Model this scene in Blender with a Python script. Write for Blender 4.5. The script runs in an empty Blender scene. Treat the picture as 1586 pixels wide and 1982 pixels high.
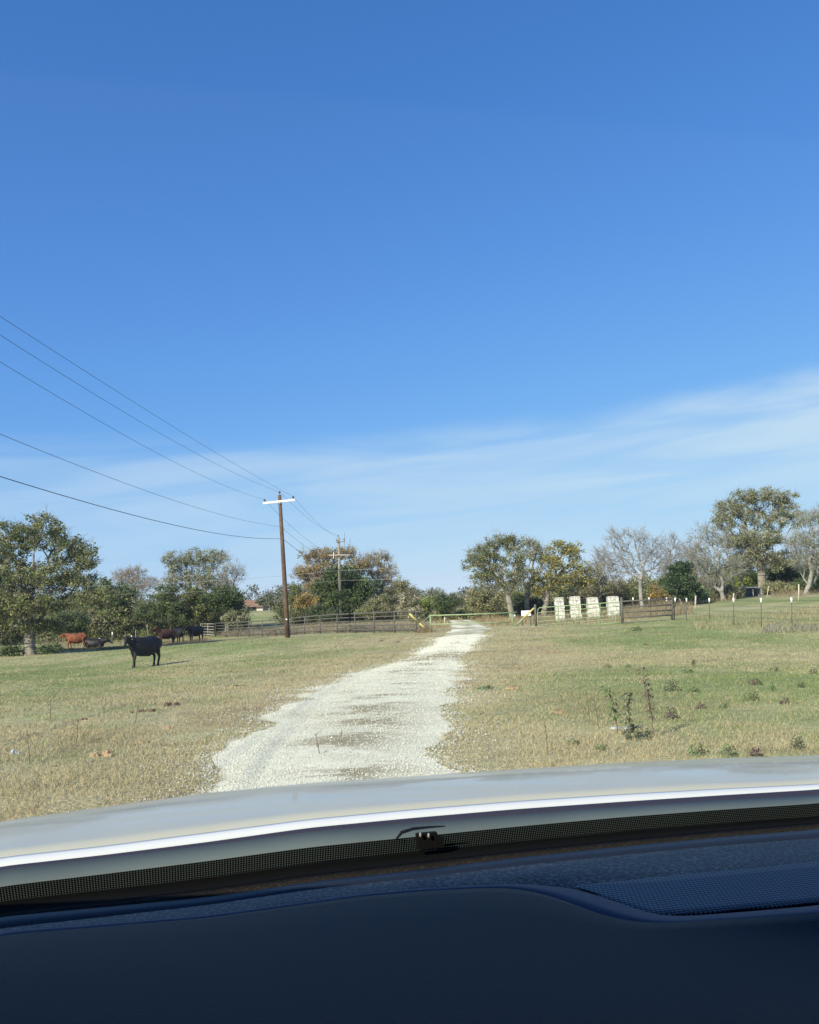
import bpy, math, random
import numpy as np
from mathutils import Vector, Matrix
random.seed(7); rng = np.random.default_rng(7)
R = math.radians
# ---------------------------------------------------------------- camera, world, sun, exposure
C = bpy.context.scene.collection
F, CX, CY = 1700.0, 793.0, 991.0
EYE = 1.5
PITCH, ROLL = math.degrees(math.atan(194/F)), 2.0
cd = bpy.data.cameras.new("camera"); cam = bpy.data.objects.new("camera", cd); C.objects.link(cam)
cd.sensor_fit = 'VERTICAL'; cd.sensor_height = 24; cd.lens = F/1982*24
cd.clip_start = .05; cd.clip_end = 6000
RM = Matrix.Rotation(R(90+PITCH), 3, 'X') @ Matrix.Rotation(R(-ROLL), 3, 'Z')
cam.matrix_world = Matrix.Translation((0, 0, EYE)) @ RM.to_4x4()
bpy.context.scene.camera = cam
RN = np.array(RM)
SUN_AZ, SUN_EL = 218.0, 32.0            # clockwise from +Y
sc = bpy.context.scene
sc.view_settings.view_transform = 'Standard'; sc.view_settings.look = 'None'
sc.view_settings.exposure = 0.6; sc.view_settings.gamma = 1.0
w = bpy.data.worlds.new("World"); sc.world = w; w.use_nodes = True
nt = w.node_tree; N = nt.nodes; L = nt.links
bg = N['Background']; bg.inputs[1].default_value = 0.092
sky = N.new('ShaderNodeTexSky'); sky.sky_type = 'NISHITA'; sky.sun_disc = False
sky.sun_elevation = R(SUN_EL); sky.sun_rotation = R(SUN_AZ); sky.air_density = 1.0; sky.dust_density = 0.0; sky.ozone_density = 6.0
def wm(op, a, b=None, c=None):
    n = N.new('ShaderNodeMath'); n.operation = op
    for i, v in enumerate((a, b, c)):
        if v is None: continue
        if isinstance(v, (int, float)): n.inputs[i].default_value = v
        else: L.new(v, n.inputs[i])
    return n.outputs[0]
tc = N.new('ShaderNodeTexCoord'); sx = N.new('ShaderNodeSeparateXYZ'); L.new(tc.outputs['Generated'], sx.inputs[0])
hyp = wm('SQRT', wm('ADD', wm('MULTIPLY', sx.outputs[0], sx.outputs[0]), wm('MULTIPLY', sx.outputs[1], sx.outputs[1])))
ev = wm('DIVIDE', sx.outputs[2], wm('MAXIMUM', hyp, .02)); az = wm('ARCTAN2', sx.outputs[0], sx.outputs[1])
cv = N.new('ShaderNodeCombineXYZ'); L.new(wm('MULTIPLY', az, 2.2), cv.inputs[0])
L.new(wm('MULTIPLY', wm('SUBTRACT', ev, wm('MULTIPLY', az, .07)), 17), cv.inputs[1])
nz = N.new('ShaderNodeTexNoise'); nz.inputs['Scale'].default_value = 1.3; nz.inputs['Detail'].default_value = 7; nz.inputs['Roughness'].default_value = .55; nz.inputs['Distortion'].default_value = .6
L.new(cv.outputs[0], nz.inputs['Vector'])
n2 = N.new('ShaderNodeTexNoise'); n2.inputs['Scale'].default_value = 1.1; n2.inputs['Detail'].default_value = 3
L.new(cv.outputs[0], n2.inputs['Vector'])
border = wm('ADD', wm('MULTIPLY', az, .055), wm('ADD', .205, wm('MULTIPLY', wm('MULTIPLY', az, az), .09)))
def wmap(v, a, b, c, d):
    n = N.new('ShaderNodeMapRange'); n.interpolation_type = 'SMOOTHSTEP'; L.new(v, n.inputs[0])
    for i, q in enumerate((a, b, c, d)): n.inputs[i+1].default_value = q
    return n.outputs[0]
dlt = wm('SUBTRACT', wm('ADD', border, wm('MULTIPLY', wm('SUBTRACT', nz.outputs[0], .5), .05)), ev)
band = wm('MULTIPLY', wmap(dlt, -.012, .035, 0, 1), wmap(dlt, .05, .22, 1, .45))
streak = wmap(nz.outputs[0], .28, .68, .3, 1)
cf = wm('MULTIPLY', wm('MULTIPLY', band, streak), wm('ADD', .29, wm('MULTIPLY', wmap(az, -.5, .6, .25, 1), .42)))
cm = N.new('ShaderNodeMix'); cm.data_type = 'RGBA'; L.new(cf, cm.inputs[0])
sp = N.new('ShaderNodeSeparateColor'); cb_ = N.new('ShaderNodeCombineColor'); L.new(sky.outputs[0], sp.inputs[0])
for i_, (p_, k_, a_) in enumerate(((1.1, 1.5, 1.0), (.95, 1.75, 1.0), (1.27, 5.1, .97))):      # camera-like colour response of the clear sky
    e_ = wm('EXPONENT', wm('MULTIPLY', wm('POWER', wm('MULTIPLY', sp.outputs[i_], .092), p_), -k_))
    L.new(wm('MULTIPLY', wm('SUBTRACT', 1.0, e_), a_/.092/1.516), cb_.inputs[i_])
L.new(cb_.outputs[0], cm.inputs[6])
cm.inputs[7].default_value = (4.95, 5.95, 6.55, 1)
L.new(cm.outputs[2], bg.inputs[0])
sd = bpy.data.lights.new("sun", 'SUN'); sd.energy = 4.7; sd.angle = R(.5); sd.color = (1, .92, .71)
so = bpy.data.objects.new("sun", sd); C.objects.link(so)
sdir = Vector((math.sin(R(SUN_AZ))*math.cos(R(SUN_EL)), math.cos(R(SUN_AZ))*math.cos(R(SUN_EL)), math.sin(R(SUN_EL))))
so.rotation_euler = sdir.to_track_quat('Z', 'Y').to_euler(); so.location = (0, 0, 60)

# ---------------------------------------------------------------- helpers
def ray(px, py):
    d = RN @ np.array([(px-CX)/F, -(py-CY)/F, -1.0]); return d
def P(px, py, Y):
    d = ray(px, py); t = Y/d[1]; return np.array([d[0]*t, Y, EYE+d[2]*t])
def hz(px): return 1185-(px-CX)*math.tan(R(ROLL))
def tag(o, label=None, cat=None, group=None, kind=None):
    if label: o['label'] = label
    if cat: o['category'] = cat
    if group: o['group'] = group
    if kind: o['kind'] = kind
    return o
def empty(name, loc, label, cat, group=None, rz=0):
    o = bpy.data.objects.new(name, None); C.objects.link(o); o.location = [float(v) for v in loc]; o.rotation_euler = (0, 0, rz)
    o.empty_display_size = .2
    return tag(o, label, cat, group)
def mesh_np(name, V, Fq, mat, parent=None, col=None, smooth=False, uv=None, off=None):
    """V (n,3); Fq (m,k) array or list of such arrays"""
    if isinstance(Fq, np.ndarray): Fq = [Fq]
    me = bpy.data.meshes.new(name)
    V = np.asarray(V, dtype=np.float64)
    if off is not None: V = V-np.asarray(off)
    me.vertices.add(len(V)); me.vertices.foreach_set('co', V.astype(np.float32).ravel())
    nl = sum(f.size for f in Fq); npoly = sum(len(f) for f in Fq)
    me.loops.add(nl); me.polygons.add(npoly)
    me.loops.foreach_set('vertex_index', np.concatenate([f.ravel() for f in Fq]).astype(np.int32))
    st = []; s = 0
    for f in Fq:
        st.append(s+np.arange(len(f))*f.shape[1]); s += f.size
    me.polygons.foreach_set('loop_start', np.concatenate(st).astype(np.int32))
    me.polygons.foreach_set('use_smooth', np.full(npoly, smooth))
    if col is not None:
        a = me.attributes.new('Col', 'FLOAT_COLOR', 'POINT')
        c4 = np.ones((len(V), 4), np.float32); c4[:, :3] = col; a.data.foreach_set('color', c4.ravel())
    if uv is not None:
        ul = me.uv_layers.new(name='UVMap'); li = np.concatenate([f.ravel() for f in Fq])
        ul.data.foreach_set('uv', np.asarray(uv, np.float32)[li].ravel())
    me.update(calc_edges=True); me.validate()
    if mat: me.materials.append(mat)
    o = bpy.data.objects.new(name, me); C.objects.link(o)
    if parent: o.parent = parent
    return o
def vnoise(x, y, s, seed=0):
    x = np.asarray(x)/s+seed*17.3; y = np.asarray(y)/s+seed*9.1
    xi = np.floor(x); yi = np.floor(y); fx = x-xi; fy = y-yi; fx = fx*fx*(3-2*fx); fy = fy*fy*(3-2*fy)
    def hsh(a, b):
        v = np.sin(a*127.1+b*311.7)*43758.5453; return v-np.floor(v)
    return (hsh(xi, yi)*(1-fx)+hsh(xi+1, yi)*fx)*(1-fy)+(hsh(xi, yi+1)*(1-fx)+hsh(xi+1, yi+1)*fx)*fy
class MB:
    def __init__(s): s.v = []; s.f = {}; s.n = 0
    def add(s, V, Fs):
        for f in Fs: s.f.setdefault(len(f), []).append([i+s.n for i in f])
        s.v.extend([list(map(float, p)) for p in V]); s.n += len(V)
    def box(s, c, h, rot=None):
        V = [np.array([x, y, z])*h for x in (-1, 1) for y in (-1, 1) for z in (-1, 1)]
        if rot is not None: V = [rot @ v for v in V]
        s.add([v+np.array(c) for v in V], [(0, 1, 3, 2), (4, 6, 7, 5), (0, 4, 5, 1), (2, 3, 7, 6), (0, 2, 6, 4), (1, 5, 7, 3)]); return s
    def loft(s, pts, rad, k=8, cap=True, up=None):
        pts = [np.array(p, float) for p in pts]; n = len(pts)
        if np.isscalar(rad): rad = [rad]*n
        V = []; prev = None
        for i in range(n):
            t = pts[min(i+1, n-1)]-pts[max(i-1, 0)]; t = t/(np.linalg.norm(t)+1e-9)
            u = np.array(up if up is not None else (0, 0, 1.0)) if prev is None else prev
            if prev is None and abs(t @ u) > .95: u = np.array([0, 1.0, 0])
            a = np.cross(t, u); a /= np.linalg.norm(a)+1e-9; b = np.cross(a, t); prev = b
            r = rad[i]; ra, rb = (r, r) if np.isscalar(r) else r
            for j in range(k):
                q = 2*math.pi*j/k; V.append(pts[i]+a*math.cos(q)*ra+b*math.sin(q)*rb)
        Fs = [(i*k+j, i*k+(j+1) % k, (i+1)*k+(j+1) % k, (i+1)*k+j) for i in range(n-1) for j in range(k)]
        if cap: Fs += [tuple(range(k-1, -1, -1)), tuple((n-1)*k+j for j in range(k))]
        s.add(V, Fs); return s
    def tri_fix(s): pass
    def build(s, name, mat, parent=None, smooth=False, off=None):
        me = bpy.data.meshes.new(name); V = np.array(s.v)
        if off is not None: V = V-np.asarray(off)
        me.from_pydata(V.tolist(), [], [f for k in s.f for f in s.f[k]]); me.update()
        if smooth:
            for p in me.polygons: p.use_smooth = True
        me.materials.append(mat)
        o = bpy.data.objects.new(name, me); C.objects.link(o)
        if parent: o.parent = parent
        return o
# ---------------------------------------------------------------- materials
def mat(name, col, rough=.8, metal=0, noise=None, bump=0, spec=.3, coords='Object'):
    """noise = (scale, colour2, lo, hi, detail)"""
    m = bpy.data.materials.new(name); m.use_nodes = True; n = m.node_tree.nodes; l = m.node_tree.links
    b = n['Principled BSDF']; b.inputs['Base Color'].default_value = (*col, 1); b.inputs['Roughness'].default_value = rough
    b.inputs['Metallic'].default_value = metal; b.inputs['Specular IOR Level'].default_value = spec
    if noise:
        t = n.new('ShaderNodeTexCoord'); z = n.new('ShaderNodeTexNoise'); z.inputs['Scale'].default_value = noise[0]
        z.inputs['Detail'].default_value = noise[4] if len(noise) > 4 else 5; l.new(t.outputs[coords], z.inputs['Vector'])
        r = n.new('ShaderNodeMapRange'); r.inputs[1].default_value = noise[2]; r.inputs[2].default_value = noise[3]; l.new(z.outputs[0], r.inputs[0])
        x = n.new('ShaderNodeMix'); x.data_type = 'RGBA'; x.inputs[6].default_value = (*col, 1); x.inputs[7].default_value = (*noise[1], 1)
        l.new(r.outputs[0], x.inputs[0]); l.new(x.outputs[2], b.inputs['Base Color'])
        if bump:
            u = n.new('ShaderNodeBump'); u.inputs['Strength'].default_value = bump; u.inputs['Distance'].default_value = .05
            l.new(z.outputs[0], u.inputs['Height']); l.new(u.outputs[0], b.inputs['Normal'])
    return m
def attr_mat(name, nscale=0, amp=.4, trans=0, rough=.9, bump=0, bscale=30, bdist=.02):
    m = bpy.data.materials.new(name); m.use_nodes = True; n = m.node_tree.nodes; l = m.node_tree.links
    b = n['Principled BSDF']; b.inputs['Roughness'].default_value = rough; b.inputs['Specular IOR Level'].default_value = .15
    a = n.new('ShaderNodeAttribute'); a.attribute_name = 'Col'; out = a.outputs['Color']
    t = n.new('ShaderNodeTexCoord')
    if nscale:
        tot = None
        for i, s in enumerate(nscale if isinstance(nscale, (list, tuple)) else [nscale]):
            z = n.new('ShaderNodeTexNoise'); z.inputs['Scale'].default_value = s; z.inputs['Detail'].default_value = 5; z.inputs['Roughness'].default_value = .65
            l.new(t.outputs['Object'], z.inputs['Vector'])
            r = n.new('ShaderNodeMapRange'); r.inputs[1].default_value = .3; r.inputs[2].default_value = .7
            r.inputs[3].default_value = 1-amp; r.inputs[4].default_value = 1+amp; l.new(z.outputs[0], r.inputs[0])
            v = n.new('ShaderNodeVectorMath'); v.operation = 'SCALE'; l.new(out, v.inputs[0]); l.new(r.outputs[0], v.inputs['Scale']); out = v.outputs[0]
    l.new(out, b.inputs['Base Color'])
    if bump:
        z = n.new('ShaderNodeTexNoise'); z.inputs['Scale'].default_value = bscale; z.inputs['Detail'].default_value = 6
        l.new(t.outputs['Object'], z.inputs['Vector'])
        u = n.new('ShaderNodeBump'); u.inputs['Strength'].default_value = bump; u.inputs['Distance'].default_value = bdist
        l.new(z.outputs[0], u.inputs['Height']); l.new(u.outputs[0], b.inputs['Normal'])
    if trans:
        tr = n.new('ShaderNodeBsdfTranslucent'); l.new(out, tr.inputs[0]); x = n.new('ShaderNodeMixShader'); x.inputs[0].default_value = trans
        l.new(b.outputs[0], x.inputs[1]); l.new(tr.outputs[0], x.inputs[2]); l.new(x.outputs[0], n['Material Output'].inputs[0])
    return m
M = dict(
 ground=attr_mat('pasture', [.5, 3.6, 14], .22, bump=.8, bscale=16, bdist=.05),
 road=attr_mat('crushed_limestone', [1.4, 9, 55], .12, bump=.6, bscale=38, bdist=.025),
 blade=attr_mat('grass_blade', 0, trans=.25), leaf=attr_mat('foliage', 0, trans=.32, rough=.6), stone=attr_mat('limestone_chips', 0),
 bark=mat('bark', (.15, .13, .105), .95, noise=(3, (.30, .275, .23), .35, .65), bump=.4),
 palebark=mat('pale_bark', (.33, .32, .30), .95, noise=(2, (.22, .21, .195), .35, .65)),
 pole=mat('creosote_pole', (.085, .052, .035), .9, noise=(2.2, (.15, .10, .07), .35, .7), bump=.3),
 oldpole=mat('weathered_pole', (.17, .14, .115), .9, noise=(3, (.30, .27, .23), .35, .65)),
 whitepaint=mat('white_crossarm', (.74, .74, .72), .6), insul=mat('porcelain', (.06, .05, .05), .3, spec=.6),
 wire=mat('wire', (.06, .06, .06), .6), cable=mat('cable', (.035, .035, .04), .6), alwire=mat('aluminium_wire', (.42, .42, .41), .5),
 pipe=mat('weathered_pipe', (.095, .088, .08), .7, noise=(4, (.12, .115, .105), .4, .65)),
 pipelight=mat('pale_pipe', (.33, .32, .29), .6, noise=(4, (.25, .24, .22), .4, .65)),
 green=mat('green_paint', (.26, .34, .19), .55, noise=(5, (.32, .40, .22), .45, .7)),
 palegreen=mat('faded_green_paint', (.23, .33, .16), .6, noise=(4, (.20, .22, .15), .45, .7)),
 yellow=mat('yellow_paint', (.55, .47, .14), .55, noise=(6, (.46, .40, .18), .5, .7)),
 sign=mat('white_sign', (.80, .82, .84), .5), 
 roof=mat('clay_roof', (.25, .155, .11), .9, noise=(2, (.20, .125, .09), .4, .6)), wall=mat('house_wall', (.55, .50, .44), .9), dark=mat('dark_opening', (.04, .04, .045), .8),
 tin=mat('tin', (.55, .58, .60), .5, noise=(1.5, (.36, .38, .40), .4, .6)), tinblue=mat('blue_tin', (.15, .21, .28), .6, noise=(3, (.11, .16, .22), .4, .6)),
 blackcow=mat('black_hide', (.007, .0065, .0065), .55, noise=(6, (.011, .010, .010), .4, .7), spec=.3), redcow=mat('red_hide', (.22, .072, .033), .75, noise=(4, (.10, .032, .018), .4, .65)),
 browncow=mat('brindle_hide', (.035, .018, .014), .75, noise=(5, (.10, .035, .022), .4, .65)), eartag=mat('ear_tag', (.55, .50, .30), .6),
 tpost=mat('steel_post', (.09, .10, .08), .7), cap=mat('white_cap', (.82, .82, .80), .6), wood=mat('pale_post', (.50, .47, .40), .9, noise=(5, (.38, .35, .29), .4, .6)),
 dung=mat('dung', (.085, .055, .035), .95, noise=(12, (.16, .105, .065), .35, .65), bump=.8), litter=mat('litter', (.50, .53, .56), .6, noise=(15, (.30, .33, .36), .4, .6)),
 tanheap=mat('dry_heap', (.42, .30, .17), .95, noise=(12, (.28, .19, .11), .35, .65), bump=.8),
)
# ---------------------------------------------------------------- terrain height
ctl = [(275,1293,41),(60,1268,67),(150,1259,79),(378,1241,84),(400,1238,100),(557,1232,64),(557,1231,71),(806,1229,61),(834,1221,64),(992,1214,64),
 (1037,1217,60),(1203,1208,57),(1301,1203,57),(1329,1204,55),(1532,1214,42),(1547,1162,72),(1586,1160,80),(1450,1152,150),(1480,1150,110),(1083,1194,68),
 (1187,1197,68),(890,1212,72),(990,1200,90),(490,1200,150),(488,1182,240),(218,1243,100),(193,1245,95),(230,1214,150),(860,1181,200),(1200,1172,120),
 (900,1240,45),(680,1255,45),(400,1290,34),(20,1330,26),(660,1202,110),(800,1205,105),(1300,1235,40),(1560,1260,28)]
cp = [P(*c) for c in ctl]
CPX = np.array([p[0] for p in cp]+[-9,9,0,-30,30,-4,4,6,-6,0,-40,40,-300,0,300,-300,0,300,14,-8]); CPY = np.array([p[1] for p in cp]+[-10,-10,-30,0,0,6,6,12,11,9,-30,-30,500,500,500,1400,1400,1400,15,16])
CPZ = np.array([p[2] for p in cp]+[0,0,0,-.1,.05,0,0,0,0,0,0,0,1,1.5,3,3,4,6,0,0])
def uvc(x, y):
    y = np.maximum(np.asarray(y, float), 3); return np.clip(np.asarray(x)/(y+4), -1.6, 1.6)/.13, np.log(y+12)/.16
CU, CV = uvc(CPX, CPY)
def _nw(x, y, val):
    u, v = uvc(x, y); u = u.ravel(); v = v.ravel(); out = np.empty(len(u))
    for i in range(0, len(u), 20000):
        d2 = (u[i:i+20000, None]-CU)**2+(v[i:i+20000, None]-CV)**2
        k = np.exp(-.5*np.minimum(d2, 60))+1e-6/(1+d2); out[i:i+20000] = k @ val/k.sum(1)
    return out
_vals = [CPZ]; _r = CPZ-_nw(CPX, CPY, CPZ)
for _ in range(3): _vals.append(_r); _r = _r-_nw(CPX, CPY, _r)
_V = sum(_vals)
def H(x, y):
    x = np.asarray(x, float); s = x.shape; y = np.broadcast_to(np.asarray(y, float), s)
    z = _nw(x.ravel(), y.ravel(), _V).reshape(s)
    d = np.clip((y-6)/20, 0, 1)
    m_ = np.clip((np.abs(x-(y*.072-1.9))-.5)/7, 0, 1); d = d*d*(3-2*d)*(.06+.94*m_*m_*(3-2*m_))
    return z+(vnoise(x, y, 6, 3)-.5)*.10*d+(vnoise(x, y, 1.7, 4)-.5)*.05*(.15+.85*d)
def h1(x, y): return float(H(np.array([x]), np.array([y]))[0])
def G(px, py):
    """point of the ground seen at a pixel"""
    d = ray(px, py); lo, t = 3.0, 3.0
    while t < 400:
        q = t*1.02
        if EYE+d[2]*q/d[1]*1 < h1(d[0]*q/d[1], q): break
        t = q
    a, b = t, t*1.02
    for _ in range(12):
        m = (a+b)/2
        if EYE+d[2]*m/d[1] < h1(d[0]*m/d[1], m): b = m
        else: a = m
    return np.array([d[0]*a/d[1], a, h1(d[0]*a/d[1], a)])
def at(px, Y, dz=0):
    """ground point in the column of a pixel at depth Y"""
    x = P(px, 1200, Y)[0]; return np.array([x, Y, h1(x, Y)+dz])
# road edges from the picture
LE = [G(*p) for p in [(350,1600),(372,1530),(398,1480),(440,1435),(500,1408),(530,1375),(600,1345),(682,1308),(752,1287),(806,1266),(842,1245),(864,1228),(874,1219)]]
RE = [G(*p) for p in [(905,1560),(888,1500),(868,1440),(866,1400),(872,1345),(884,1290),(900,1262),(922,1240),(938,1226),(950,1218)]]
ly = np.array([p[1] for p in LE]); lx = np.array([p[0] for p in LE]); ry = np.array([p[1] for p in RE]); rx = np.array([p[0] for p in RE])
o1, o2 = np.argsort(ly), np.argsort(ry); ly, lx, ry, rx = ly[o1], lx[o1], ry[o2], rx[o2]
YEND = min(ly[-1], ry[-1])
ly = np.append(ly, [90, 130]); lx = np.append(lx, [lx[-1]+1.2, lx[-1]+1.5]); ry = np.append(ry, [90, 130]); rx = np.append(rx, [rx[-1]+1.0, rx[-1]+.5])
def redge(y):
    y = np.asarray(y, float)
    j = lambda s: (vnoise(y*0, y, .9, s)-.5)*.55+(vnoise(y*0, y, .25, s+1)-.5)*.16+(vnoise(y*0, y, 4, s+2)-.5)*.3
    return np.interp(y, ly, lx)+j(11), np.interp(y, ry, rx)+j(15)
GREEN = np.array([.190, .235, .082]); DRY = np.array([.37, .335, .195]); DIRT = np.array([.20, .14, .085])
def pasture(x, y):
    """dry-green mix 0..1"""
    l, r = redge(y); dr = np.maximum(np.maximum(l-x, x-r), 0)
    n = .5*vnoise(x, y, 7, 1)+.3*vnoise(x, y, 2.2, 2)+.2*vnoise(x, y, .6, 5)
    n = np.clip((n-.5)*3.4+.5, 0, 1)
    verge = np.exp(-(dr/(1.3+.075*y))**2)
    near = np.clip((17-y)/9, 0, 1)*np.where(x > 0, .5, .1)
    ver = .5+.5*vnoise(x, y, 3, 8)
    dry = np.clip(n*.72+verge*ver*.9*1+near*.6+.10, .08, .95)
    return dry
def dd_(x, y):
    l, r = redge(y); return 1.25-np.maximum(np.maximum(l-x, x-r), 0)/(2.5+.12*np.maximum(y, 0))
def pcol(x, y):
    d = pasture(x, y)[:, None]; c = GREEN*(1-d)+DRY*d
    b = np.clip((vnoise(x, y, 1.3, 21)-.80)*6, 0, 1)[:, None]*np.clip((vnoise(x, y, .35, 22)-.3)*2, 0, 1)[:, None]
    c = c*(1-b*.6)+DIRT*b*.6
    t = (np.clip((vnoise(x, y, 2.4, 23)-.52)*4, 0, 1)*np.clip(vnoise(x, y, .5, 24)*1.5, 0, 1)*np.clip(dd_(x, y), 0, 1))[:, None]; c = c*(1-t*.42)+np.array([.27, .20, .12])*t*.42
    g = (np.exp(-((x+21)/11)**2-((y-79)/6)**2)*.9)[:, None]; return c*(1-g)+np.array([.19, .135, .085])*g      # bare dirt where the cattle lie, coloured in to brown the oak's bluish shade
def sinhs(a, n, k): t = np.linspace(-1, 1, n); return a*np.sinh(k*t)/np.sinh(k)
xs = sinhs(900, 301, 7.2)
ysf = np.concatenate([np.linspace(-60, 3, 22), 3+np.cumsum(np.geomspace(.10, 90, 250))]); ysf = ysf[ysf < 2600]
GX, GY = np.meshgrid(xs, ysf); GZ = H(GX, GY); gx, gy = GX.ravel(), GY.ravel()
nx, ny = len(xs), len(ysf); idx = np.arange(nx*ny).reshape(ny, nx)
gf = np.stack([idx[:-1, :-1], idx[:-1, 1:], idx[1:, 1:], idx[1:, :-1]], -1).reshape(-1, 4)
gc = pcol(gx, gy)
tag(mesh_np('ground', np.stack([gx, gy, GZ.ravel()], 1), gf, M['ground'], col=gc, smooth=True), kind='structure')
# road sheet
yr = [2.0]
while yr[-1] < 100: yr.append(yr[-1]+.05*max(1, yr[-1]/9))
yr = np.array(yr); l, r = redge(yr); K = 28; tt = np.linspace(0, 1, K)
RX = l[:, None]*(1-tt)+r[:, None]*tt; RY = np.repeat(yr[:, None], K, 1)
RZ = H(RX, RY)+.012+.05*np.sin(tt*math.pi)[None, :]
x_, y_ = RX.ravel(), RY.ravel()
tmid = np.tile(tt, len(yr))
stain = np.clip((vnoise(x_*.7, y_*.9, .42, 31)*.6+vnoise(x_, y_*2.4, .22, 32)*.4-.50)*8, 0, 1)*np.exp(-((tmid-.55)/.26)**2)
yc0, yc1 = G(840, 1282)[1], G(850, 1264)[1]
cross = 1.5*np.exp(-((y_-(yc0+yc1)/2)/((yc1-yc0)/2))**4)*np.clip(vnoise(x_, y_, .8, 33)*1.6-.1, 0, 1)+np.clip((y_-36)/30, 0, .8)*np.clip(vnoise(x_, y_*.6, 1.0, 34)*2-.6, 0, 1)
faint = np.clip((vnoise(x_, y_, 1.6, 35)-.55)*1.3, 0, .35)
LIME = np.array([.66, .655, .535]); c = np.tile(LIME, (len(x_), 1))*(1+.12*np.clip((y_-25)/12, 0, 1))[:, None]
for mk, cc in ((faint+.30*np.exp(-((tmid-.55)/.16)**2)*vnoise(x_, y_, .9, 37), (.44, .41, .30)), (stain*.9, (.25, .21, .125)), (np.clip(cross, 0, 1), (.30, .25, .14))):
    c = c*(1-mk[:, None])+np.array(cc)*mk[:, None]
idx = np.arange(len(yr)*K).reshape(len(yr), K)
tag(mesh_np('gravel_road', np.stack([x_, y_, RZ.ravel()], 1), np.stack([idx[:-1, :-1], idx[:-1, 1:], idx[1:, 1:], idx[1:, :-1]], -1).reshape(-1, 4), M['road'], col=c, smooth=True), kind='structure')
# loose stones
def stones(n):
    y = 5.5+rng.random(n)**2.1*46; l, r = redge(y); t = rng.random(n)*1.16-.08
    sp = rng.random(n) < .10; t = np.where(sp, np.where(rng.random(n) < .5, -.16, 1.12)+rng.normal(0, .10, n), t)
    keep = (rng.random(n) < .22+.78*np.clip(np.abs(y-(yc0+yc1)/2)/(yc1-yc0)-.35, 0, .3)/.3) & ((rng.random(n) < .45) | ~((np.abs(t-.55) < .16) & (vnoise(y*0, y, .7, 38) > .5)))
    y, l, r, t = y[keep], l[keep], r[keep], t[keep]; n = len(y)
    x = l+(r-l)*t; s = (.004+.011*rng.random(n)**3)*(1+np.maximum(y-9, 0)*.03)
    z = H(x, y)+.012+.05*np.sin(np.clip(t, 0, 1)*math.pi)
    o = np.array([[1, 0, 0], [0, 1, 0], [-1, 0, 0], [0, -1, 0], [0, 0, .8], [0, 0, -.6]], float)
    V = o[None]*(.6+.8*rng.random((n, 6, 1))); a = rng.random(n)*6.28; ca, sa = np.cos(a)[:, None], np.sin(a)[:, None]
    V = np.stack([V[..., 0]*ca-V[..., 1]*sa, V[..., 0]*sa+V[..., 1]*ca, V[..., 2]], -1)*s[:, None, None]
    V += np.stack([x, y, z+s*.2], -1)[:, None]
    f = np.array([[0, 1, 4], [1, 2, 4], [2, 3, 4], [3, 0, 4], [1, 0, 5], [2, 1, 5], [3, 2, 5], [0, 3, 5]])
    Fx = (f[None]+np.arange(n)[:, None, None]*6).reshape(-1, 3)
    g = (.46+.20*rng.random(n)+np.clip((y-12)/25, 0, 1)*.1)[:, None]*.85*np.array([1, 1, .87]); return V.reshape(-1, 3), Fx, np.repeat(g, 6, 0)
v, f, c = stones(110000)
tag(mesh_np('gravel', v, f, M['stone'], col=c), 'loose white limestone chips strewn over the gravel road', 'gravel', kind='stuff')
# grass blades
def blades(x, y, hgt, wid, lean, col, seedz=0):
    n = len(x); z = H(x, y); a = rng.random(n)*6.28; b = rng.random(n)*6.28
    dx, dy = np.cos(a)*wid, np.sin(a)*wid; lx_, ly_ = np.cos(b)*lean*hgt, np.sin(b)*lean*hgt
    V = np.empty((n, 5, 3))
    V[:, 0] = np.stack([x-dx, y-dy, z-.01], -1); V[:, 1] = np.stack([x+dx, y+dy, z-.01], -1)
    V[:, 2] = np.stack([x+dx*.7+lx_*.35, y+dy*.7+ly_*.35, z+hgt*.6], -1); V[:, 3] = np.stack([x-dx*.7+lx_*.35, y-dy*.7+ly_*.35, z+hgt*.6], -1)
    V[:, 4] = np.stack([x+lx_, y+ly_, z+hgt], -1); i = np.arange(n)[:, None]*5
    return V.reshape(-1, 3), [i+np.array([[0, 1, 2, 3]]), i+np.array([[3, 2, 4]])], np.repeat(col, 5, 0)
n = 640000
y = 5.0+(rng.random(n)**2.1)*62; x = (rng.random(n)*2-1)*(1.2+.56*y)
cl = vnoise(x, y, .35, 41)*.6+vnoise(x, y, 1.1, 42)*.4; l, r = redge(y)
inroad = (x > l+.03) & (x < r-.03); k = (~inroad | (rng.random(n) < .004)) & (rng.random(n) < np.clip(cl*2.2-.25, .2, 1)*np.clip((78-y)/45, .05, 1))
x, y = x[k], y[k]; n = len(x); cl = cl[k]
dry = pasture(x, y); isdry = rng.random(n) < dry*1.02
col = np.where(isdry[:, None], np.array([.465, .40, .24]), np.array([.22, .275, .105]))*(.8+.35*rng.random((n, 1)))
tb = (np.clip((vnoise(x, y, 2.4, 23)-.52)*4, 0, 1)*np.clip(vnoise(x, y, .5, 24)*1.5, 0, 1)*np.clip(dd_(x, y), 0, 1))[:, None]; col = col*(1-tb*.5)+np.array([.33, .24, .14])*tb*.5
hg = (.012+.026*rng.random(n)**1.5+.07*np.clip(cl-.58, 0, 1)+.05*(rng.random(n) > .992))*(1+.25*isdry)*(1+y*.010)
v, f, c = blades(x, y, hg, (.0013+.00020*y), .5+1.2*rng.random(n), col)
tag(mesh_np('grass', v, f, M['blade'], col=c), 'short green and straw coloured pasture grass beside the gravel road', 'grass', kind='stuff')
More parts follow.
